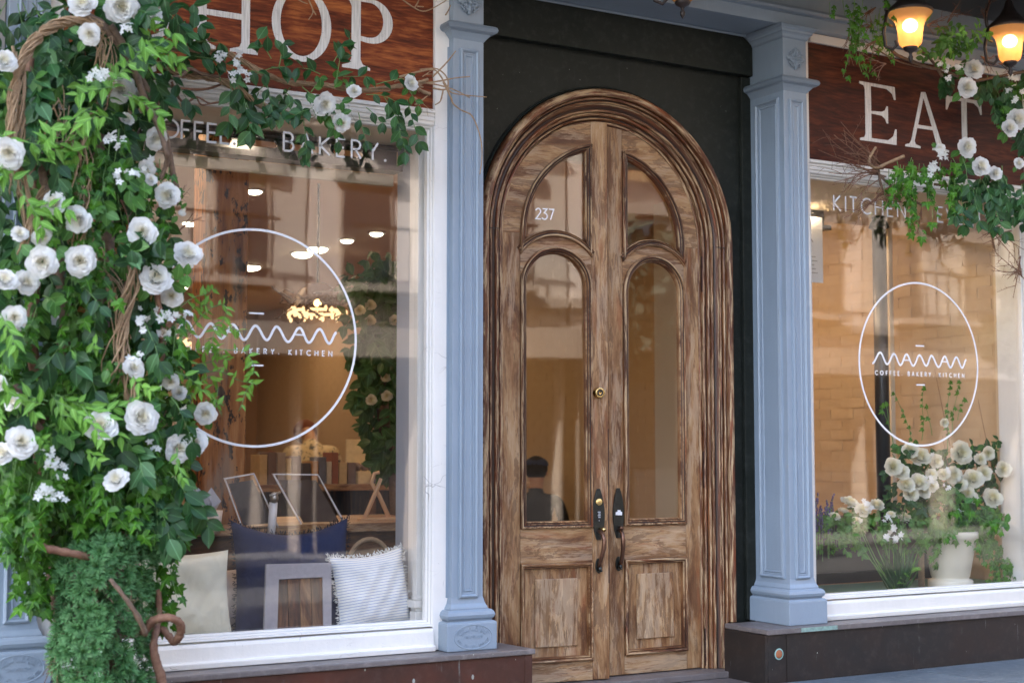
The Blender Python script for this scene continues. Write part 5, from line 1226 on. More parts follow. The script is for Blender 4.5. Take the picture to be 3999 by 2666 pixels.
def branch(root, pts, r, mat, name='branch', n=9, knob=.12):
    P = smooth([Vector(p) for p in pts], 6); k = len(P); rr = [(r[0] + (r[1] - r[0]) * i / (k - 1)) * (1 + random.uniform(-knob, knob)) for i in range(k)]
    mb = MB().tube([p - root.location for p in P], rr, n)
    rg = random.Random(k); j_ = min(rr) * .16; mb.v = [(a + rg.uniform(-j_, j_), b + rg.uniform(-j_, j_), c + rg.uniform(-j_, j_)) for a, b, c in mb.v]
    return mb.build(name, mat, root, fixn=False)
def braid(pl, pts, rad, strands, mat, r=.0035, kind='braided_twig'):
    P = smooth([Vector(p) for p in pts], 6)
    for s_ in range(strands):
        a0 = random.uniform(0, 6.28); w_ = random.uniform(1.5, 4); rr = rad * random.uniform(.3, 1.1); Q = []
        for i, p in enumerate(P):
            t = (P[min(i + 1, len(P) - 1)] - P[max(0, i - 1)]).normalized(); u = t.orthogonal().normalized(); v = t.cross(u); a = a0 + i * w_ * .12
            Q.append(p + (u * math.cos(a) + v * math.sin(a)) * rr + rv(.002))
        a_, b_ = random.randint(0, max(0, len(Q) // 5)), len(Q) - random.randint(0, len(Q) // 6)
        if b_ - a_ > 3: pl.stem(kind, mat, Q[a_:b_], r * random.uniform(.6, 1.3), None, 5)
def twigs(pl, p, d, L, n, depth=2, r=.0028, mat=None, kind='bare_twig', spread=.5, jit=.16):
    for i in range(n):
        dd = (Vector(d).normalized() + rv(spread)).normalized(); ll = L * random.uniform(.5, 1.1); pts = curve(p, dd, ll, 7, random.uniform(-.06, .10), jit)
        pl.stem(kind, mat or M['twig'], pts, r, r * .35, 5)
        if depth > 0:
            for k in (3, 5): twigs(pl, pts[k], pts[k] - pts[k - 1] + rv(.02), ll * .45, 1, depth - 1, r * .55, mat, kind, .8, jit)

# ------------------------------------------------------------------ the big climber on the left
random.seed(21)
g0 = Vector((1.25, -.3, GZ))
rose_root = thing('climbing_rose', 'tall column of white roses, dark oval leaves and twisted bare stems at the left edge', 'climbing plant', g0)
ivy_root = thing('ivy', 'glossy trailing ivy hanging through the left column of roses', 'ivy', g0)
yew_root = thing('yew_bush', 'dense spiky green yew shrub at the foot of the rose column', 'shrub', g0)
vine_root = thing('jasmine_vine', 'light green jasmine with thin tendrils and small white stars winding through the left roses', 'vine', g0)
CR, IV, YW, JV = Plant(rose_root), Plant(ivy_root), Plant(yew_root), Plant(vine_root)
XR = [(0, 600), (200, 560), (380, 520), (500, 560), (620, 560), (700, 610), (850, 640), (1000, 680), (1150, 690), (1300, 680), (1450, 710), (1600, 730), (1750, 740), (1850, 740), (1950, 700), (2050, 660), (2200, 610), (2666, 590)]
XLf = [(0, -60), (1800, -60), (1900, 0), (2050, 90), (2250, 190), (2400, 240), (2666, 240)]
def interp(T, v):
    for (a, x), (b, y) in zip(T, T[1:]):
        if a <= v <= b: return x + (y - x) * (v - a) / (b - a)
    return T[-1][1]
def rnd_px(y0, y1, inset=0):
    v = random.uniform(y0, y1); return random.uniform(interp(XLf, v) + inset, interp(XR, v) - inset), v
# dark inner mass of leaves and old stems, against the pilaster
for k in range(260):
    u, v = rnd_px(-40, 1980, 60); spray(CR, 'ficus_leaf', L_ficus, at(u, v, random.uniform(-.26, -.12)), rv(1) + Vector((0, 0, -.5)), .16, 5, .075, .15)
# outer sprays
for k in range(130):
    u, v = rnd_px(-20, 1950, 20)
    if v > 1150 and random.random() < .45: continue
    if v < 1000 and u < 420 and random.random() < .55: continue
    if 1500 < v and random.random() < .4: continue
    spray(CR, 'ficus_leaf', L_ficus, at(u, v, random.uniform(-.50, -.30)), Vector((random.uniform(-1, 1), random.uniform(-.8, .1), random.uniform(-1, .5))), .17, 6, .072, .18)
for k in range(70):
    u, v = rnd_px(300, 1950, 10)
    spray(CR, 'rose_leaf', L_rose, at(u, v, random.uniform(-.50, -.34)), rv(1), .10, 4, .052, .1)
# named sprays seen hanging at the garland end and around x=900..1000
for (px, py, dx) in ((430, 330, -1), (720, 1900, 1), (660, 1840, .8), (600, 1960, .6), (250, 1330, -.6), (330, 1430, .4), (150, 430, -.4), (60, 640, -.5), (120, 260, .2), (230, 60, -.3), (180, 560, .4), (600, 1950, 1)):
    spray(CR, 'ficus_leaf', L_ficus, at(px, py, -.52), Vector((dx, -.3, -.6)), .16, 7, .078, .2)
# ivy: hanging trails
for k in range(120):
    u, v = rnd_px(1100, 1900, -10); trail(IV, at(u, v, random.uniform(-.50, -.28)), random.uniform(.12, .38), .046)
for k in range(50):
    u = random.uniform(40, 640); v = random.uniform(1760, 1960); trail(IV, at(u, v, random.uniform(-.54, -.40)), random.uniform(.08, .20), .052)
for k in range(26):
    u = random.uniform(250, 480); v = random.uniform(500, 950); trail(IV, at(u, v, random.uniform(-.55, -.42)), random.uniform(.12, .3), .042)
for k in range(12):
    u = random.uniform(500, 680); v = random.uniform(620, 800); trail(IV, at(u, v, random.uniform(-.45, -.3)), random.uniform(.08, .2), .036)
for (u, v, L) in ((90, 2000, .30), (120, 2080, .26), (150, 2150, .20), (110, 2200, .14), (180, 2080, .16), (75, 2030, .22), (140, 2260, .07), (640, 2000, .30), (660, 2200, .22), (625, 2260, .16), (600, 2180, .20), (730, 1980, .07), (760, 2010, .05), (700, 2010, .10)):
    for q in range(2): trail(IV, at(u + random.uniform(-20, 20), v, -.36), L, .046, drift=.08)
# light green jasmine
def jas_spray(px, py, y, d, L=.2, n=8, s=.05): spray(JV, 'young_leaf', L_lime, at(px, py, y), d, L, n, s, .05, M['gstem'])
for (px, py, dx, dz) in ((40, 380, -1, .3), (30, 520, -.2, -1), (120, 560, .8, -.2), (440, 290, .3, .8), (420, 420, .2, 1), (460, 330, -.8, .2), (380, 360, .1, -1), (500, 380, .8, .1), (420, 460, -.9, -.3), (350, 440, -.4, -.8), (60, 700, -.2, .8), (70, 760, .5, -.4), (110, 800, 1, 0), (540, 250, .6, .7), (560, 210, .3, 1), (150, 640, .3, .3), (20, 1240, .4, -.6), (200, 1560, .7, -.2), (260, 1600, .8, .3), (180, 1580, -.5, .6), (330, 1590, .6, -.3), (400, 1600, .4, .6)):
    for q in range(2): jas_spray(px + random.uniform(-25, 25), py + random.uniform(-25, 25), random.uniform(-.60, -.50), Vector((dx, -.2, dz)) + rv(.4), .14, 7, .052)
for k in range(26):
    u, v = rnd_px(1420, 1760, 20); jas_spray(u, v, random.uniform(-.56, -.44), rv(1), .12, 6, .042)
# tendrils reaching over the window
TD = [[(690, 1330), (740, 1290), (790, 1230), (830, 1200), (870, 1190), (885, 1215), (865, 1260), (840, 1290), (830, 1340), (850, 1380), (880, 1400)],
      [(640, 1260), (700, 1200), (760, 1160), (800, 1150), (830, 1130)], [(680, 1440), (740, 1380), (800, 1360), (880, 1365), (950, 1370), (985, 1410), (992, 1450)],
      [(660, 1480), (740, 1465), (800, 1455), (860, 1450), (910, 1475), (950, 1490), (985, 1495)], [(985, 1495), (960, 1530), (945, 1580)], [(850, 1300), (900, 1280), (930, 1290)],
      [(700, 1500), (760, 1500), (820, 1470), (850, 1500), (845, 1560)], [(660, 1560), (740, 1540), (800, 1520), (830, 1560), (855, 1600)], [(700, 1400), (760, 1420), (830, 1410), (850, 1380)],
      [(690, 1560), (700, 1640), (760, 1600), (810, 1590), (850, 1580)], [(640, 1420), (690, 1400), (740, 1440), (760, 1500), (740, 1560)], [(720, 1230), (760, 1200), (800, 1190)]]
for T in TD:
    P = smooth(pxs([(a, b, random.uniform(-.02, .02)) for a, b in T], -.34), 4); JV.stem('tendril', M['gstem'], P, .0022, .0012, 5)
    for i in range(2, len(P), 2):
        for sg in (-1, 1):
            if random.random() < .28: continue
            t = (P[i] - P[i - 1]).normalized(); sd = t.cross(CAMD).normalized() * sg
            JV.leaf('young_leaf', random.choice(L_lime), basis(sd + t * .5 + Vector((0, 0, -.3)) + rv(.5), CAMD + rv(.8), P[i], random.uniform(.026, .046)))
    twigs(JV, P[-1], P[-1] - P[-2], .03, 3, 0, .0014, M['gstem'], 'tendril', .5)

# roses, measured
for (px, py, d, y) in ((321, 14, 108, -.56), (476, 26, 125, -.58), (585, 57, 92, -.42), (349, 133, 82, -.60), (17, 235, 92, -.60), (32, 597, 118, -.62), (468, 344, 112, -.40), (626, 353, 56, -.36), (557, 372, 80, -.40), (611, 542, 86, -.42),
                       (209, 792, 92, -.58), (301, 858, 104, -.58), (651, 763, 98, -.48), (554, 905, 108, -.58), (497, 462, 62, -.42), (574, 660, 66, -.46), (590, 700, 50, -.47), (164, 1023, 116, -.62), (313, 1018, 114, -.60), (77, 911, 66, -.56), (166, 928, 80, -.56),
                       (20, 1089, 92, -.60), (106, 1100, 96, -.56), (57, 1239, 92, -.58), (735, 989, 106, -.50), (611, 1084, 120, -.56), (669, 1155, 84, -.50), (525, 1434, 82, -.56), (666, 1491, 62, -.50), (700, 1530, 58, -.40), (804, 1615, 82, -.42),
                       (49, 1566, 70, -.58), (393, 1658, 124, -.60), (554, 1629, 128, -.60), (86, 1724, 120, -.64), (4, 1768, 96, -.62), (700, 1750, 108, -.52), (758, 1727, 96, -.46), (-6, 1497, 62, -.58), (451, 1869, 94, -.60), (640, 1300, 50, -.5)):
    rose_at(CR, px, py, d * 1.04, y)
for (px, py, d) in ((712, 830, 62), (715, 1603, 72), (600, 270, 50)): rose_at(CR, px, py, d, -.46, 'bud', look=Vector((.3, -.5, .8)))
for (px, py) in ((499, 109), (373, 293), (400, 290), (430, 560), (450, 545), (468, 688), (522, 686), (560, 640), (614, 195), (628, 1227), (557, 1279), (717, 1215), (525, 1382), (597, 1732), (192, 1778), (566, 1227), (666, 1239), (189, 1792), (230, 1838), (189, 1921), (232, 1927), (170, 1930)):
    jasmine_at(JV, px, py, -.60 if px < 560 else -.52, 5)

# stems
ST = [([(320, 60, 0), (420, 115, -.03), (500, 220, -.05), (560, 330, -.03), (600, 420, 0), (640, 520, .02), (660, 600, .04), (672, 660, .05), (690, 735, .06)], (.019, .010), M['stem'], -.40),
      ([(430, 100, 0), (470, 160, 0), (530, 290, .0), (570, 400, .0), (620, 500, -.02), (648, 590, -.03), (650, 640, 0), (628, 700, .02)], (.013, .008), M['stem'], -.47),
      ([(245, 560, 0), (190, 600, 0), (168, 660, 0), (175, 720, 0), (200, 775, 0), (215, 860, .02)], (.013, .016), M['stem'], -.50), ([(250, 620, 0), (225, 670, 0), (198, 700, 0)], (.009, .008), M['stem'], -.50),
      ([(683, 1240, -.02), (655, 1275, 0), (636, 1330, .02), (622, 1400, .03), (612, 1470, .05)], (.009, .018), M['stem_r'], -.50), ([(637, 1325, 0), (628, 1260, 0), (614, 1150, 0), (608, 1120, 0)], (.012, .009), M['stem_r'], -.49),
      ([(165, 1965, 0), (170, 2020, -.01), (150, 2050, -.02), (142, 2090, -.02), (160, 2130, -.03), (220, 2148, -.03), (300, 2163, -.03), (360, 2180, 0)], (.010, .014), M['stem_r'], -.50),
      ([(140, 1760, 0), (155, 1850, 0), (170, 1960, 0)], (.012, .010), M['stem_r'], -.46),
      ([(185, 2080, .05), (200, 2200, .03), (215, 2330, 0), (240, 2440, 0), (262, 2560, 0)], (.022, .024), M['stem'], -.30), ([(240, 2240, 0), (252, 2320, 0), (262, 2480, 0)], (.018, .020), M['stem_r'], -.32),
      ([(430, 2260, 0), (490, 2335, -.02), (540, 2410, -.02), (568, 2470, 0)], (.007, .010), M['stem'], -.56),
      ([(560, 2470, .03), (585, 2432, 0), (620, 2414, -.03), (668, 2412, -.05), (702, 2432, -.04), (706, 2465, -.02), (694, 2492, 0), (680, 2505, .03), (662, 2485, .06), (640, 2460, .08), (612, 2430, .10)], (.015, .012), M['stem_r'], -.50),
      ([(618, 2300, .05), (620, 2400, .05), (600, 2520, 0), (612, 2590, 0), (628, 2640, 0), (640, 2720, 0)], (.010, .018), M['stem_r'], -.46),
      ([(60, 1500, 0), (130, 1640, 0), (180, 1700, 0), (200, 1800, 0)], (.010, .012), M['stem'], -.44), ([(480, 980, 0), (500, 1100, 0), (470, 1250, 0), (480, 1400, 0)], (.014, .016), M['stem_r'], -.34),
      ([(250, 900, 0), (230, 1050, 0), (260, 1250, 0), (240, 1500, 0), (300, 1750, 0), (320, 2050, 0), (330, 2700, 0), (330, 3500, 0)], (.020, .030), M['stem'], -.30), ([(400, 300, 0), (380, 600, 0), (420, 900, 0), (400, 1300, 0), (440, 1700, 0), (430, 2100, 0), (440, 2800, 0), (440, 3500, 0)], (.022, .034), M['stem'], -.27),
      ([(120, 200, 0), (100, 500, 0), (160, 900, 0), (120, 1300, 0), (180, 1700, 0)], (.016, .020), M['stem_r'], -.30)]
for pts, r, m_, y in ST: branch(rose_root, pxs(pts, y), r, m_, 'vine_stem')
braid(CR, pxs([(60, 760), (45, 560), (50, 400), (75, 280), (110, 190), (180, 120), (260, 85), (340, 80), (400, 110)], -.55), .017, 34, M['twig'], .0022)
braid(CR, pxs([(160, 520), (190, 640), (215, 700), (170, 760), (130, 860)], -.50), .018, 18, M['twig'], .0022)
braid(CR, pxs([(330, 100), (420, 180), (380, 400), (300, 520), (330, 700), (300, 900)], -.50), .04, 12, M['stem'], .0026)
braid(CR, pxs([(250, 330), (230, 500), (260, 640), (300, 800), (330, 960), (420, 1080), (450, 1300), (440, 1500)], -.50), .045, 9, M['stem'], .0024)
braid(CR, pxs([(60, 180), (90, 420), (70, 640), (110, 860), (90, 1000)], -.53), .022, 14, M['stem'], .0028)
braid(CR, pxs([(480, 900), (520, 1100), (470, 1300), (500, 1500), (560, 1700)], -.52), .026, 12, M['stem_r'], .0030)
for (px, py, dx, dz) in ((620, 60, .5, .6), (620, 240, .6, .5), (300, 450, .5, -.5), (470, 780, .6, -.6), (230, 560, .7, -.3), (690, 800, .4, .7), (560, 1250, .3, -.6), (700, 900, .5, .8), (215, 2560, .3, -.8), (600, 1700, .3, .4)):
    twigs(CR, at(px, py, -.42), Vector((dx, -.1, dz)), .10, 3, 1, .0022, M['stem_r'], 'bare_twig')
twigs(CR, at(225, 2500, -.38), Vector((-.2, 0, -1)), .16, 3, 1, .003, M['stem_r'], 'bare_twig', .15)

tub = thing('planter', 'dark round planter on the pavement holding the rose column and yew, below the picture', 'planter', (1.33, -.40, GZ + .001))
MB().lathe([(.0001, 0), (.17, 0), (.21, .30), (.225, .30), (.225, .34), (.20, .34), (.19, .29), (.0001, .29)], (0, 0, 0), 28).build('tub', M['lantern'], tub)
# yew: branchlets on an upright body
for k in range(950):
    py = random.uniform(1990, 2760) if k < 560 else random.uniform(2760, 3380); xl = 225 + 20 * math.sin(py / 60) + (max(0, 2250 - py) * .62); xr = 590 + 18 * math.sin(py / 47 + 1) + max(0, min(1, (2250 - py) / 200)) * 70
    a = random.uniform(-1.45, 1.45); u = (xl + xr) / 2 + (xr - xl) / 2 * math.sin(a); y = -.34 - .19 * math.cos(a) + random.uniform(-.02, .05)
    p = at(u, py, y); out = Vector((math.sin(a), -math.cos(a), .1)) + rv(.35); s = random.uniform(.034, .046)
    YW.leaf('yew_sprig', random.choice(YEW), basis(out.orthogonal(), out, p, s))
    if k % 6 == 0: pts = curve(p, -out + Vector((0, 0, .3)), .08, 4, 0, .1); YW.stem('yew_twig', M['stem'], pts, .002, .003, 4)
for k in range(420):
    py = random.uniform(2060, 3380); u = random.uniform(265, 560); p = at(u, py, random.uniform(-.40, -.26)); out = rv(1)
    YW.leaf('yew_sprig', random.choice(YEW), basis(out.orthogonal(), out, p, .030))
CR.finish(); IV.finish(); YW.finish(); JV.finish()

# ------------------------------------------------------------------ garland over the left sign
random.seed(33)
gr = thing('garland', 'twig garland of dark leaves and white roses crossing the HOP sign board', 'garland', (2.1, -.12, 1.45))
G = Plant(gr)
braid(G, pxs([(560, 200), (700, 190), (830, 205), (900, 215), (980, 260), (1060, 300), (1150, 325), (1260, 335), (1350, 345), (1450, 350), (1560, 340), (1650, 330)], -.10), .010, 14, M['twig'], .0026)
braid(G, pxs([(600, 230), (700, 290), (800, 300), (900, 330), (980, 385), (1060, 430), (1130, 450), (1230, 460)], -.08), .013, 20, M['stem'], .0030)
branch(gr, pxs([(600, 305), (700, 300), (740, 270), (790, 290), (860, 300)], -.12), (.009, .005), M['stem'], 'branch'); branch(gr, pxs([(640, 330), (700, 345), (790, 350), (850, 335), (900, 310)], -.06), (.006, .004), M['stem_r'], 'branch')
branch(gr, pxs([(670, 320), (700, 385), (730, 400), (770, 380), (820, 405), (870, 395)], -.07), (.0055, .003), M['stem_r'], 'branch'); branch(gr, pxs([(770, 385), (790, 410), (850, 398)], -.07), (.004, .0025), M['stem_r'], 'branch')
branch(gr, pxs([(620, 370), (618, 420), (600, 470), (565, 510)], -.2), (.004, .003), M['stem_r'], 'branch')
random.seed(4)
for T in ([(1560, 300), (1640, 280), (1700, 275), (1740, 330), (1760, 360), (1800, 370), (1900, 380)], [(1630, 320), (1700, 330), (1770, 350), (1835, 382)], [(1690, 300), (1740, 250), (1780, 200)], [(1600, 330), (1700, 320), (1780, 305), (1835, 300)],
          [(1730, 320), (1760, 380), (1770, 405), (1800, 430), (1840, 450), (1865, 500), (1880, 560), (1882, 620), (1874, 680)], [(1640, 350), (1672, 362), (1680, 370)], [(1620, 410), (1650, 390), (1672, 372)], [(1690, 345), (1740, 350), (1750, 320), (1735, 290), (1700, 268), (1640, 272)], [(1730, 355), (1720, 395), (1700, 410)]):
    branch(gr, pxs([(a, b) for a, b in T], -.07), (.0040, .0022), M['twig'], 'long_twig', 7)
branch(gr, pxs([(1630, 345), (1655, 360), (1680, 368)], -.08), (.006, .0075), M['twig'], 'cut_branch'); branch(gr, pxs([(1620, 325), (1650, 318), (1672, 310)], -.08), (.007, .006), M['twig'], 'cut_branch')
for (px, py, dx, dz, n) in ((1600, 340, 1, .1, 5), (1650, 300, .5, .8, 2), (1620, 380, .7, -.7, 2), (1540, 320, .8, .6, 2), (1200, 60, -.1, -1, 0)): twigs(G, at(px, py, -.08), Vector((dx, -.05, dz)), .09, n, 1, .0022, M['twig'], 'bare_twig', .35) if n else None
# twigs dropping in from above
for T in ([(1190, -30), (1215, 20), (1222, 50), (1205, 78)], [(1222, 40), (1235, 60)], [(1150, -10), (1180, 8), (1202, 16)], [(1560, -10), (1600, 20), (1650, 45), (1700, 28), (1760, -10)], [(1620, 30), (1632, 10), (1640, -10)], [(1630, 26), (1655, 28)], [(1740, 60), (1752, 40), (1760, 20)]):
    G.stem('bare_twig', M['twig'], smooth(pxs(T, -.08), 4), .0035, .0018, 5)
for (px, py, dx, dz, n, s) in ((1310, 330, -.05, 1, 5, .050), (1300, 250, .2, .7, 4, .046), (1250, 290, -1, .25, 4, .050), (1340, 300, .9, .1, 3, .046), (900, 330, -.1, -.9, 5, .060), (950, 370, .2, -1, 5, .062), (960, 400, .2, -.6, 3, .055),
                              (1000, 290, .6, .4, 4, .055), (1040, 320, .3, -.8, 5, .05), (1090, 260, .1, .9, 3, .05), (1180, 440, .1, -1, 5, .050), (1195, 500, -.1, -1, 4, .045), (1230, 420, -.6, -.2, 5, .05), (1290, 470, .3, -.8, 3, .045),
                              (1400, 440, .2, -1, 4, .040), (1430, 420, .8, -.6, 3, .046), (1470, 330, .6, .4, 4, .05), (1500, 380, .5, -.8, 6, .052), (1540, 400, .1, -.9, 7, .048), (1590, 390, .3, -.9, 6, .046), (1430, 370, .9, .1, 4, .05), (1060, 230, -.4, .6, 3, .055),
                              (660, 190, .4, .5, 5, .062), (700, 170, .8, .2, 5, .062), (640, 250, .5, -.6, 6, .062), (760, 220, .6, .1, 5, .055), (560, 300, .6, -.5, 5, .058), (740, 110, .2, .9, 3, .06), (840, 240, .4, -.3, 5, .055), (610, 130, .5, .3, 4, .058), (1180, 340, .3, -.2, 4, .048)):
    spray(G, 'ficus_leaf', L_ficus, at(px, py, -.13), Vector((dx, -.25, dz)), .030 * n, n, s, .10, M['gstem'], Vector((-.3, -1, .2)))
for k in range(16):
    t = random.random(); px = 600 + 560 * t; py = 230 + 130 * t + random.uniform(-35, 50); spray(G, 'ficus_leaf', L_ficus, at(px, py, random.uniform(-.14, -.06)), rv(1), .08, 3, .048, .1)
for (px, py) in ((1215, 360), (1240, 430), (1375, 345), (1330, 470), (1260, 470), (1600, 355), (1340, 500)): spray(G, 'rose_leaf', L_rose, at(px, py, -.14), rv(1), .07, 3, .038, .05)
for (px, py, d) in ((1271, 408, 92), (1607, 324, 62), (1337, 480, 72)): rose_at(G, px, py, d, -.20, look=Vector((.15, -.95, -.05)) + rv(.2))
rose_at(G, 1383, 356, 54, -.19, 'rose')
for (px, py) in ((861, 212), (924, 212), (924, 253), (904, 299), (956, 299), (935, 270), (870, 225)): jasmine_at(G, px, py, -.19, 4, .030, .014)
G.finish(170)

# ------------------------------------------------------------------ right side greenery
random.seed(55)
g2 = thing('garland', 'ivy and twig garland with white roses draped under the word EAT', 'garland', (5.7, -.12, 1.35)); Q = Plant(g2)
g3 = thing('garland', 'leafy garland of ivy, roses and twigs hung around the two lit lanterns', 'garland', (5.8, -.2, 1.9)); K = Plant(g3)
bt = [[(3420, 575), (3395, 620), (3400, 645), (3425, 655), (3460, 640), (3530, 610)], [(3400, 640), (3450, 700), (3500, 740), (3560, 780), (3600, 800)], [(3430, 660), (3440, 720), (3460, 770), (3470, 800)], [(3650, 720), (3750, 735), (3850, 770), (3999, 790)], [(3700, 790), (3800, 760), (3900, 800), (4010, 805)]]
for T in bt[:1]: branch(g2, pxs(T, -.12), (.006, .008), M['twig'], 'branch')
for T in bt[1:]: branch(g2, pxs(T, -.09), (.007, .006), M['stem'], 'branch')
for (px, py, dx, dz, n, L) in ((3440, 640, -1, .35, 6, .26), (3450, 660, -1, .15, 6, .24), (3430, 670, -1, -.15, 5, .24), (3460, 690, -1, -.1, 5, .26), (3500, 720, -.9, -.3, 5, .24), (3520, 790, -.6, .1, 4, .2), (3600, 810, -.3, -.7, 3, .1), (3850, 860, .2, -.4, 5, .18), (3950, 900, -.6, -.3, 5, .16), (3990, 1060, -1, .1, 4, .14), (3990, 1080, -.5, .9, 3, .14), (3960, 870, -.9, 0, 5, .15), (3985, 1000, -.3, -1, 3, .16), (3900, 800, .5, .1, 4, .14)):
    twigs(Q, at(px, py, random.uniform(-.12, -.06)), Vector((dx, -.05, dz)), L * 1.45, n, 2, .0036, M['stem_r'], 'bare_twig', .26, .08)
for k in range(34): trail(Q, at(random.uniform(3440, 3740), random.uniform(615, 720), random.uniform(-.20, -.08)), random.uniform(.07, .17), .043)
for (px, py, L) in ((3560, 800, .14), (3570, 760, .22), (3640, 780, .12), (3545, 740, .1)): trail(Q, at(px, py, -.15), L, .040, drift=.1)
for k in range(26): spray(Q, 'ficus_leaf', L_ficus, at(random.uniform(3720, 4010), random.uniform(640, 800), random.uniform(-.18, -.08)), Vector((random.uniform(-.5, .5), -.3, -1)), .12, 5, .052, .12)
for (px, py) in ((3870, 760), (3880, 790), (3800, 740), (3760, 620), (3930, 700), (3990, 720)): spray(Q, 'ficus_leaf', L_ficus, at(px, py, -.19), Vector((random.uniform(-.3, .3), -.3, -1)), .17, 6, .056, .12)
for (px, py, d) in ((3780, 574, 78), (3834, 649, 74), (3889, 676, 56), (3981, 637, 42)): rose_at(Q, px, py, d, -.22, look=Vector((-.35, -.9, .1)) + rv(.15))
rose_at(Q, 3672, 580, 38, -.2)
for (px, py) in ((3677, 600), (3685, 612), (3654, 646), (3635, 672), (3645, 660), (3668, 606)): jasmine_at(Q, px, py, -.22, 4, .032, .018)
Q.finish(220)
for (T, r) in (([(3480, 190), (3500, 215), (3560, 240), (3620, 262), (3680, 275), (3740, 300)], (.010, .007)), ([(3400, 180), (3460, 215), (3520, 245), (3600, 265)], (.004, .003)), ([(3320, 90), (3330, 140), (3320, 200), (3310, 250)], (.008, .004)), ([(3600, 200), (3640, 240), (3680, 300)], (.006, .008)), ([(3800, 320), (3900, 300), (4010, 280)], (.008, .010))):
    branch(g3, pxs(T, -.16), r, M['stem'], 'branch')
for (px, py, dx, dz, n, L) in ((3420, 30, -1, -.4, 6, .18), (3400, 100, -.9, -.4, 5, .18), (3420, 160, -.8, -.5, 5, .16), (3330, 120, -.4, -.8, 4, .16), (3700, 90, .3, .8, 4, .14), (3620, 100, .7, .1, 6, .12), (3850, 100, -.1, .9, 4, .14), (3830, 220, .5, -.2, 8, .12), (3900, 250, .4, .1, 8, .12), (3460, 250, -.5, -.1, 4, .14), (3720, 60, .8, .3, 3, .12)):
    twigs(K, at(px, py, random.uniform(-.30, -.15)), Vector((dx, -.05, dz)), L, n, 2, .0028, M['stem_r'], 'bare_twig', .32)
for k in range(9): trail(K, at(random.uniform(3310, 3480), random.uniform(-20, 90), random.uniform(-.30, -.16)), random.uniform(.12, .30), .034)
for (px, py, L) in ((3350, 100, .26), (3330, 60, .20), (3420, 60, .16), (3370, 0, .22), (3290, 0, .08), (3240, 10, .06)): trail(K, at(px, py, -.24), L, .030, drift=.08)
for k in range(26):
    u, v = random.uniform(3620, 3790), random.uniform(70, 240); spray(K, 'young_leaf', L_lime if k % 3 == 0 else L_rose, at(u, v, random.uniform(-.36, -.2)), rv(1), .09, 5, .036, .05)
for k in range(6): spray(K, 'young_leaf', L_lime, at(random.uniform(3790, 3860), random.uniform(130, 200), -.32), rv(1), .07, 4, .032, .05)
for k in range(40):
    u, v = random.uniform(3700, 4020), random.uniform(270, 520)
    if u < 3800 + (v - 300) * .5: continue
    spray(K, 'ficus_leaf', L_ficus, at(u, v, random.uniform(-.22, -.06)), Vector((random.uniform(-.6, .6), -.3, -.8)), .11, 5, .052, .12)
for k in range(6): spray(K, 'ficus_leaf', L_ficus, at(random.uniform(3650, 3720), random.uniform(255, 320), -.1), Vector((0, -.2, -1)), .06, 3, .050, .12)
for k in range(8): trail(K, at(random.uniform(3900, 4000), random.uniform(280, 420), -.2), .12, .036)
for (px, py, d) in ((3807, 269, 78), (3780, 342, 78), (3978, 465, 84), (3946, 499, 68)): rose_at(K, px, py, d, -.26, look=Vector((-.35, -.9, .1)) + rv(.15))
for (px, py) in ((3668, 247), (3691, 258), (3687, 272), (3737, 264), (3730, 262), (3700, 307), (3947, 302), (3960, 310), (3942, 345), (3962, 392), (3930, 355), (3990, 360)): jasmine_at(K, px, py, -.27, 3, .032, .014)
K.finish(220)

# ------------------------------------------------------------------ right window flowers
random.seed(77)
pw = at(3712, 2262, .26)
pot = thing('flower_pot', 'tall cream ceramic pot on a round foot in the right shop window', 'pot', (pw.x, .26, -.7215))
MB().lathe([(.0001, .0), (.112, 0), (.116, .006), (.116, .038), (.110, .044), (.096, .048), (.095, .056), (.100, .062), (.135, .248), (.141, .256), (.147, .262), (.148, .288), (.144, .296), (.130, .297), (.120, .270), (.06, .25), (.0001, .25)], (0, 0, 0), 48).build('pot', plain('cream_glaze', (.60, .57, .46), .35, var=.06, scale=8), pot)
f1 = thing('flower_arrangement', 'large bouquet of cream roses and ivy spilling out of the cream pot', 'bouquet', (pw.x, .26, -.43)); A = Plant(f1)
c0 = Vector((pw.x, .26, -.43))
for k in range(56):
    a = random.uniform(-1.6, 1.6) - .25; d = Vector((math.sin(a), -random.uniform(0, .7), abs(math.cos(a)) * random.uniform(.1, 1) + .1)); trail(A, c0 + d.normalized() * random.uniform(.02, .20), random.uniform(.08, .2), .044, d=(d.x, -.3, -.2), drift=.6)
for k in range(64): spray(A, 'rose_leaf', L_rose, c0 + Vector((random.uniform(-.20, .22), random.uniform(-.12, .1), random.uniform(.0, .32))), rv(1), .09, 4, .046, .05)
for (px, py, L) in ((3830, 2050, .20), (3870, 2090, .24), (3900, 2130, .22), (3850, 2000, .18), (3920, 2180, .14), (3940, 2230, .10), (3600, 2040, .10), (3840, 2060, .12)):
    for q in range(3 if px > 3700 else 1): trail(A, at(px, py, .22), L, .036, d=(.25 if px > 3700 else -.1, 0, -1), drift=.25)
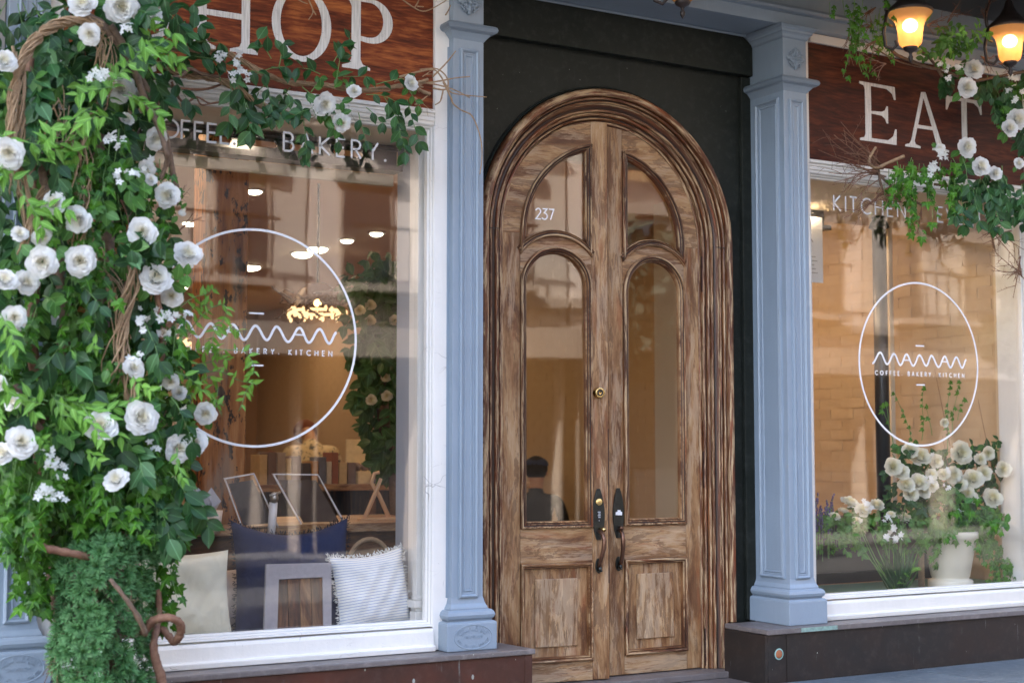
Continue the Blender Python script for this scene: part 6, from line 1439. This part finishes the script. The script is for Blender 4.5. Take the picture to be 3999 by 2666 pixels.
for (px, py, L, dx) in ((3560, 1760, .32, -.05), (3600, 1720, .28, .12), (3490, 1740, .22, -.1), (3700, 1760, .40, .02), (3720, 1700, .30, .05), (3640, 1700, .16, .1), (3470, 1650, .1, -.1), (3740, 1640, .12, .2)):
    p = at(px, py, .25); n = int(L / .03); pts = curve(p, (dx, 0, 1), L, n, -.02, .16); A.stem('ivy_stem', M['stem_r'], pts, .002, .001, 4)
    for q in pts[2:]:
        if random.random() < .8: A.leaf('ivy_leaf', random.choice(L_ivy), basis(Vector((random.choice((-1, 1)), 0, -.6)) + rv(.3), CAMD + rv(.5), q, random.uniform(.020, .034)))
for (px, py, dz) in ((3650, 1440, 1), (3820, 1560, 1), (3680, 1700, 1)): A.stem('bare_twig', M['stem_r'], pxs([(px + 60, py + 300), (px + 30, py + 150), (px, py)], .24), .0018, .001, 4)
for (px, py, d) in ((3555, 1755, 62), (3595, 1778, 80), (3757, 1768, 84), (3490, 1820, 70), (3540, 1890, 66), (3590, 1880, 74), (3685, 1850, 50), (3725, 1855, 66), (3800, 1865, 78), (3780, 1925, 56), (3800, 1940, 48), (3880, 1940, 74), (3690, 1650, 34), (3860, 1770, 50), (3830, 1790, 46), (3920, 1830, 60), (3640, 1850, 46), (3560, 1925, 60), (3610, 1915, 52), (3660, 1800, 52), (3520, 1840, 62), (3845, 1845, 60), (3640, 1895, 50), (3750, 1890, 56)):
    c = at(px, py, .16); dist = (c - Vector((0, CAMY, 0))).dot(_fw); s = d * dist / FPX; ax = (Vector((-.4, -.85, .3)) + rv(.35)); A.leaf('rose', random.choice(CROSES), basis(ax.orthogonal(), ax, c, s) @ Matrix.Rotation(random.uniform(0, 6), 4, 'Z'))
for k in range(120):
    u, v = random.uniform(3470, 3900), random.uniform(1760, 2060)
    if v > 2000 and u < 3600: continue
    spray(A, 'bouquet_leaf', [L_ficus[0], L_ficus[1], L_rose[0]], at(u, v, random.uniform(.20, .36)), rv(1), .08, 4, .046, .05)
for (px, py) in ((3640, 1780), (3700, 1830), (3620, 1870), (3750, 1990), (3690, 1900)): jasmine_at(A, px, py, .12, 3, .03, .015)
A.finish(200)
f2 = thing('flower_arrangement', 'low loose arrangement of pale yellow flowers on long grassy stems left of the pot', 'bouquet', (5.35, .25, -.72)); A = Plant(f2)
b0 = at(3500, 2290, .22); b0.z = -.7215
for (px, py, d) in ((3262, 2012, 46), (3320, 1955, 66), (3372, 1990, 58), (3296, 1990, 40), (3425, 1968, 54), (3345, 2030, 40), (3530, 2015, 60), (3545, 1900, 50), (3480, 2005, 34)):
    c = at(px, py, .17 + .05 * (px % 3)); dist = (c - Vector((0, CAMY, 0))).dot(_fw); s = d * dist / FPX; ax = Vector((-.3, -.6, .8)) + rv(.4)
    A.leaf('ranunculus', random.choice(CROSES), basis(ax.orthogonal(), ax, c, s) @ Matrix.Rotation(random.uniform(0, 6), 4, 'Z'))
    q = b0 + Vector((random.uniform(-.03, .03), random.uniform(-.02, .02), 0)); mid = (c + q) / 2 + Vector((random.uniform(-.03, .0), 0, random.uniform(-.04, .02))); A.stem('flower_stem', M['gstem'], smooth([c, mid, q], 5), .0024, .0028, 5)
for k in range(60):
    a = random.uniform(-1, 1); A.leaf('grass_blade', L_lime[0] if k % 6 == 0 else L_ficus[0], basis(Vector((a * .9, random.uniform(-.4, .2), 1)), CAMD + rv(.4), b0 + Vector((random.uniform(-.04, .04), random.uniform(-.03, .03), 0)), random.uniform(.12, .26)) @ Matrix.Diagonal((.16, 1, 1, 1)))
for k in range(7): a = -1.1 + k * .36; A.leaf('broad_leaf', L_lime[0], basis(Vector((a, -.5, -.1 + .5 * math.cos(a))), Vector((-.2, -.6, .7)), b0 + Vector((.03, -.03, .05 + .01 * k)), .09))
for k in range(60): spray(A, 'rose_leaf', L_rose, at(random.uniform(3220, 3560), random.uniform(1990, 2110), random.uniform(.16, .34)), rv(1), .08, 4, .034, .05)
for k in range(16): trail(A, at(random.uniform(3240, 3560), random.uniform(2000, 2080), random.uniform(.16, .34)), .1, .03)
for (px, py) in ((3380, 1955), (3385, 1975), (3460, 2025), (3480, 2060), (3495, 2100), (3460, 2105), (3505, 2095), (3470, 2075), (3640, 1890)): jasmine_at(A, px, py, .14, 4, .034, .018)
A.finish(150)
lv = thing('lavender', 'purple lavender sprigs at the left edge of the right window', 'flowers', (4.98, .28, -.72)); A = Plant(lv)
lav = plain('lavender_purple', (.10, .07, .16), .7)
for k in range(16):
    p = at(random.uniform(3180, 3260), random.uniform(2000, 2100), random.uniform(.2, .34)); top = p + Vector((random.uniform(-.02, .04), 0, random.uniform(.04, .12))); A.stem('lavender_stem', M['gstem'], [p - Vector((0, 0, .12)), p, top], .0015, .001, 4)
    mb = MB()
    for q in range(14): mb.blob(p.lerp(top, q / 14) + rv(.005), (.005, .005, .006), 6, 4)
    mb.v = [(a - lv.location[0], b - lv.location[1], c - lv.location[2]) for a, b, c in mb.v]; mb.build('lavender_spike', lav, lv, fixn=False)
for k in range(10): spray(A, 'rose_leaf', L_rose, at(random.uniform(3180, 3250), random.uniform(2010, 2100), .3), rv(1), .08, 4, .026, .05)
A.finish(60)
rb = thing('reed_bundle', 'bundle of pale bare stalks tied beside the cream pot', 'reeds', (at(3600, 2250, .33).x, .33, -.7215)); mb = MB()
for k in range(12): q = random.uniform(0, 6.28); x, y = .016 * math.cos(q), .016 * math.sin(q); mb.tube([(x, y, 0), (x * .9, y * .9, .22), (x * 1.6 + random.uniform(-.01, .01), y, .36)], .0032, 5)
mb.build('stalks', M['twig'], rb, fixn=False)

# dark leafy column with cream blooms deep in the left room
random.seed(91)
it = thing('leafy_column', 'dark leafy column dotted with cream blooms at the right side of the left room', 'tree', (at(1500, 1500, 2.6).x, 2.6, FLZ)); A = Plant(it)
trunk = [at(1560, 1990, 2.6), at(1545, 1850, 2.6), at(1500, 1650, 2.6), at(1490, 1400, 2.6), at(1510, 1150, 2.6)]; trunk[0].z = FLZ
A.stem('trunk', M['stem'], smooth(trunk), .05, .03, 8)
for k in range(230):
    v = random.uniform(1030, 1800); wv = 130 * max(.15, 1 - abs(v - 1180) / 620); u = 1500 + (v - 1100) * .06 + random.uniform(-1, 1) * wv
    spray(A, 'ficus_leaf', L_ficus, at(u, v, 2.6 + random.uniform(-.2, .2)), rv(1), .16, 5, .075, .1)
for (px, py) in ((1447, 1190), (1405, 1210), (1445, 1250), (1508, 1470), (1510, 1545), (1540, 1250), (1450, 1560)):
    c = at(px, py, 2.4); ax = Vector((-.4, -.9, 0)) + rv(.3); A.leaf('rose', CROSES[0], basis(ax.orthogonal(), ax, c, .06))
A.finish(60)

# ------------------------------------------------------------------ people inside (seen through the glass)
def person(label, loc, rz, shirt, hairm, pose, skin=(.45, .26, .17)):
    t = thing('person', label, 'person', loc, rz)
    V = []; E = []; Rr = []
    def j(p, r, par=None):
        V.append(p); Rr.append(r)
        if par is not None: E.append((par, len(V) - 1))
        return len(V) - 1
    lean = pose.get('lean', .1)
    hip = j((0, 0, 0), (.15, .12)); wa = j((0, -lean * .4, .20), (.13, .10), hip); ch = j((0, -lean * .9, .40), (.155, .115), wa); nk = j((0, -lean * 1.15, .55), (.055, .055), ch)
    hd0 = j((0, -lean * 1.3 - pose.get('nod', 0) * .5, .62), (.062, .07), nk); dp = pose.get('drop', 0); hd = j((0, -lean * 1.4 - pose.get('nod', .02), .70 - dp), (.080, .095), hd0); ht = j((0, -lean * 1.4 - pose.get('nod', .02) * 1.2, .775 - dp), (.065, .075), hd)
    for sx in (-1, 1):
        sh = j((sx * .18, -lean, .49), (.062, .06), ch); el = j((sx * .24, -lean - .06, .24), (.045, .045), sh); wr = j((sx * .17, -lean - .27, .20), (.030, .028), el); pa = j((sx * .15, -lean - .33, .19), (.036, .02), wr)
        for f in range(4): a = j((sx * .15 + (f - 1.5) * .018, -lean - .37, .188), (.009, .009), pa); j((sx * .15 + (f - 1.5) * .02, -lean - .405 + abs(f - 1.5) * .006, .178), (.008, .008), a)
        tb_ = j((sx * .15 - sx * .035, -lean - .345, .185), (.010, .010), pa)
        kn_ = j((sx * .12, -.40, .02), (.075, .075), hip) if pose.get('sit') else j((sx * .10, -.02, -.42), (.075, .075), hip)
        an = j((sx * .12, -.40, -.40), (.045, .045), kn_) if pose.get('sit') else j((sx * .10, .02, -.82), (.045, .045), kn_)
        j((sx * .12, -.56, -.44), (.045, .03), an) if pose.get('sit') else j((sx * .10, -.14, -.87), (.045, .03), an)
    me = bpy.data.meshes.new('body'); me.from_pydata(V, E, []); o = bpy.data.objects.new('body', me); col.objects.link(o); o.parent = t
    md = o.modifiers.new('skin', 'SKIN'); me.skin_vertices[0].data[0].use_root = True
    for i, r in enumerate(Rr): me.skin_vertices[0].data[i].radius = r
    s = o.modifiers.new('sub', 'SUBSURF'); s.levels = 2; s.render_levels = 2
    me.materials.append(plain('skin_tone', skin, .6))
    dg = bpy.context.evaluated_depsgraph_get(); ev = bpy.data.meshes.new_from_object(o.evaluated_get(dg)); o.modifiers.clear(); o.data = ev
    ev.materials.clear(); ev.materials.append(plain('skin_tone', skin, .6)); ev.materials.append(shirt); ev.materials.append(plain('dark_trousers', (.03, .035, .05), .8))
    hx = V[hd]
    for p in ev.polygons:
        c = p.center
        if c.z < .06 or (c.z < .14 and abs(c.x) < .16 and c.y > -.2): p.material_index = 2
        elif c.z < .575 and not (c.y < -lean - .20): p.material_index = 1
        else: p.material_index = 0
        p.use_smooth = True
    hm = MB().blob((hx[0], hx[1] + .018, hx[2] + .035), (.095, .105, .10), 18, 12); hm.v = [v for v in hm.v]; hm.build('hair', hairm, t)
    fc = MB(); fy = hx[1] - .105
    fc.tube([(0, fy + .01, hx[2] + .01), (0, fy - .018, hx[2] - .015), (0, fy + .004, hx[2] - .022)], [.006, .011, .008], 6); fc.build('nose', ev.materials[0], t)
    ey = MB()
    for sx in (-1, 1): ey.blob((sx * .030, fy + .022, hx[2] + .012), (.010, .006, .006), 8, 6)
    ey.build('eyes', M['blk'], t)
    MB().prism([(-.022, hx[2] - .050), (0, hx[2] - .054), (.022, hx[2] - .050), (0, hx[2] - .045)], 0, .004, XZ(fy + .014)).build('mouth', plain('lip_tone', (.35, .13, .10), .5), t)
    er = MB()
    for sx in (-1, 1): er.blob((hx[0] + sx * .085, hx[1] + .01, hx[2]), (.010, .02, .03), 8, 6)
    er.build('ears', ev.materials[0], t)
    return t, hx
p = atx(2085, 1850, 6.05)
pt, hx = person('person in a dark jacket and cap seated inside, seen through the left door', (p.x, p.y, p.z - .69), R(140), fabric('dark_jacket', (.012, .016, .025), seams=2), fabric('black_hair', (.008, .007, .006)), dict(sit=True, lean=.08))
cp_ = MB(); cp_.blob((0, hx[1] + .01, hx[2] + .065), (.10, .108, .062), 16, 8); cp_.box(-.06, .06, hx[1] - .19, hx[1] - .08, hx[2] + .045, hx[2] + .055); cp_.build('cap', fabric('navy_cap', (.02, .035, .10)), pt)
tag(box('stool', plain('stool_wood', (.1, .05, .03), .6), p.x - .17, p.x + .17, p.y - .17, p.y + .17, FLZ + .001, p.z - .83), 'dark stool under the seated person beyond the doors', 'stool')
p = at(1240, 1690, 5.2)
m, nt = new_mat('floral_shirt'); v_ = noise(nt, objc(nt), 28, 4, .6)
principled(nt, Base_Color=mixc(nt, step(nt, v_, .52, .60), (.66, .56, .36), (.10, .11, .12)), Roughness=.9)
person('person in a cream patterned short shirt bending forward with their back to the left window', (p.x, p.y, p.z - .62), R(170), m, fabric('auburn_hair', (.16, .05, .025)), dict(lean=.22, nod=.16, drop=.10))
p = at(985, 1815, 8.0)
person('person with reddish hair in a pale top sitting behind the timber post, mostly hidden', (p.x, p.y, p.z - .70), R(60), fabric('pale_knit', (.42, .40, .40)), fabric('red_brown_hair', (.20, .06, .03)), dict(sit=True, lean=.12))

# ------------------------------------------------------------------ across the street, mirrored in the panes
st_pale, st_trim = stone_mat('pale_pink_stone', (.42, .37, .345), (.54, .48, .44)), stone_mat('stone_trim', (.20, .17, .15), (.28, .24, .21))
dkgl = plain('dark_far_glass', (.03, .035, .045), .12); shopd = plain('far_shop_front', (.035, .035, .04), .4)
random.seed(5)
XS = [-4, 9, 21, 34, 48, 62]
for bi in range(len(XS) - 1):
    xa, xb = XS[bi], XS[bi + 1] - .05; H_ = 12.5 + (bi * 37 % 5)
    names_ = ['opposite the roses', 'opposite the doors', 'opposite the right window', 'second from its right end', 'at its right end']
    wallm_ = st_pale if bi % 2 == 1 else stone_mat('buff_stone', (.34, .30, .27), (.42, .38, .34))
    b = thing('building', 'pale stone building across the street, mirrored in the panes, %s' % names_[bi], 'building', (xa, -16.5, GZ))
    box('wall', wallm_, 0, xb - xa, -8, 0, 3.6, H_, b, bevel=0); box('shop_front', shopd, 0, xb - xa, -8, -.3, 0, 3.1, b, bevel=0); box('cornice', st_trim, -.02, xb - xa + .02, -.3, .55, 3.1, 3.6, b); box('roof_cornice', st_trim, -.02, xb - xa + .02, -.3, .7, H_ - .6, H_, b)
    n = int((xb - xa) / 1.9)
    for i in range(n + 1): box('shop_pier', st_trim, i * (xb - xa) / n - .14, i * (xb - xa) / n + .14, -.3, .1, 0, 3.1, b)
    for fl in range(int((H_ - 4.4) / 2.9)):
        z = 4.3 + fl * 2.9
        box('string_course', st_trim, 0, xb - xa, 0, .14, z - .35, z - .18, b)
        if fl < 2 and bi < 4:
            box('balcony', st_trim, .6, xb - xa - .6, .0, .42, z - .12, z - .02, b); box('hand_rail', M['blk'], .6, xb - xa - .6, .38, .41, z + .93, z + .98, b)
            rl = MB()
            for i in range(int((xb - xa - 1.2) / .32)): rl.box(.65 + i * .32, .68 + i * .32, .385, .405, z - .02, z + .93)
            tag(rl.build('railing', M['blk'], b, fixn=False), kind='stuff')
        for i in range(n):
            x = (i + .5) * (xb - xa) / n; fr = box('window', st_trim, x - .48, x + .48, -.02, .03, z, z + 1.7, b); MB().box(x - .42, x + .42, .031, .034, z + .06, z + 1.64).build('pane', dkgl, fr)
            box('lintel', st_trim, x - .62, x + .62, 0, .12, z + 1.72, z + 1.95, b)
for i, x in enumerate((3.5, 12.5, 22.0)):
    t = thing('street_tree', 'street tree across the road, mirrored in the glass, opposite the ' + ('left window', 'doors', 'right window')[i], 'tree', (x, -12.4 - .0, GZ))
    MB().tube([(0, 0, 0), (.05, 0, 1.4), (-.03, .05, 2.6), (.1, 0, 4)], [.13, .10, .08, .04], 10).build('trunk', M['stem'], t)
    mb = MB(); V = []
    for k in range(2600):
        d = rv(1); d = d.normalized() * (random.random() ** .4) * 1.35; c = Vector((0, 0, 3.9)) + Vector((d.x * 1.15, d.y * 1.1, d.z * .95)) + .25 * Vector((math.sin(d.z * 4), 0, 0)); a = rv(.13); bb = rv(.13); mb.add([c - a, c + bb, c + a, c - bb], [(0, 1, 2, 3)], [(0, 0)] * 4)
    tag(mb.build('crown', plain('dark_tree_foliage', (.006, .014, .006), .8), t, fixn=False), kind='stuff')
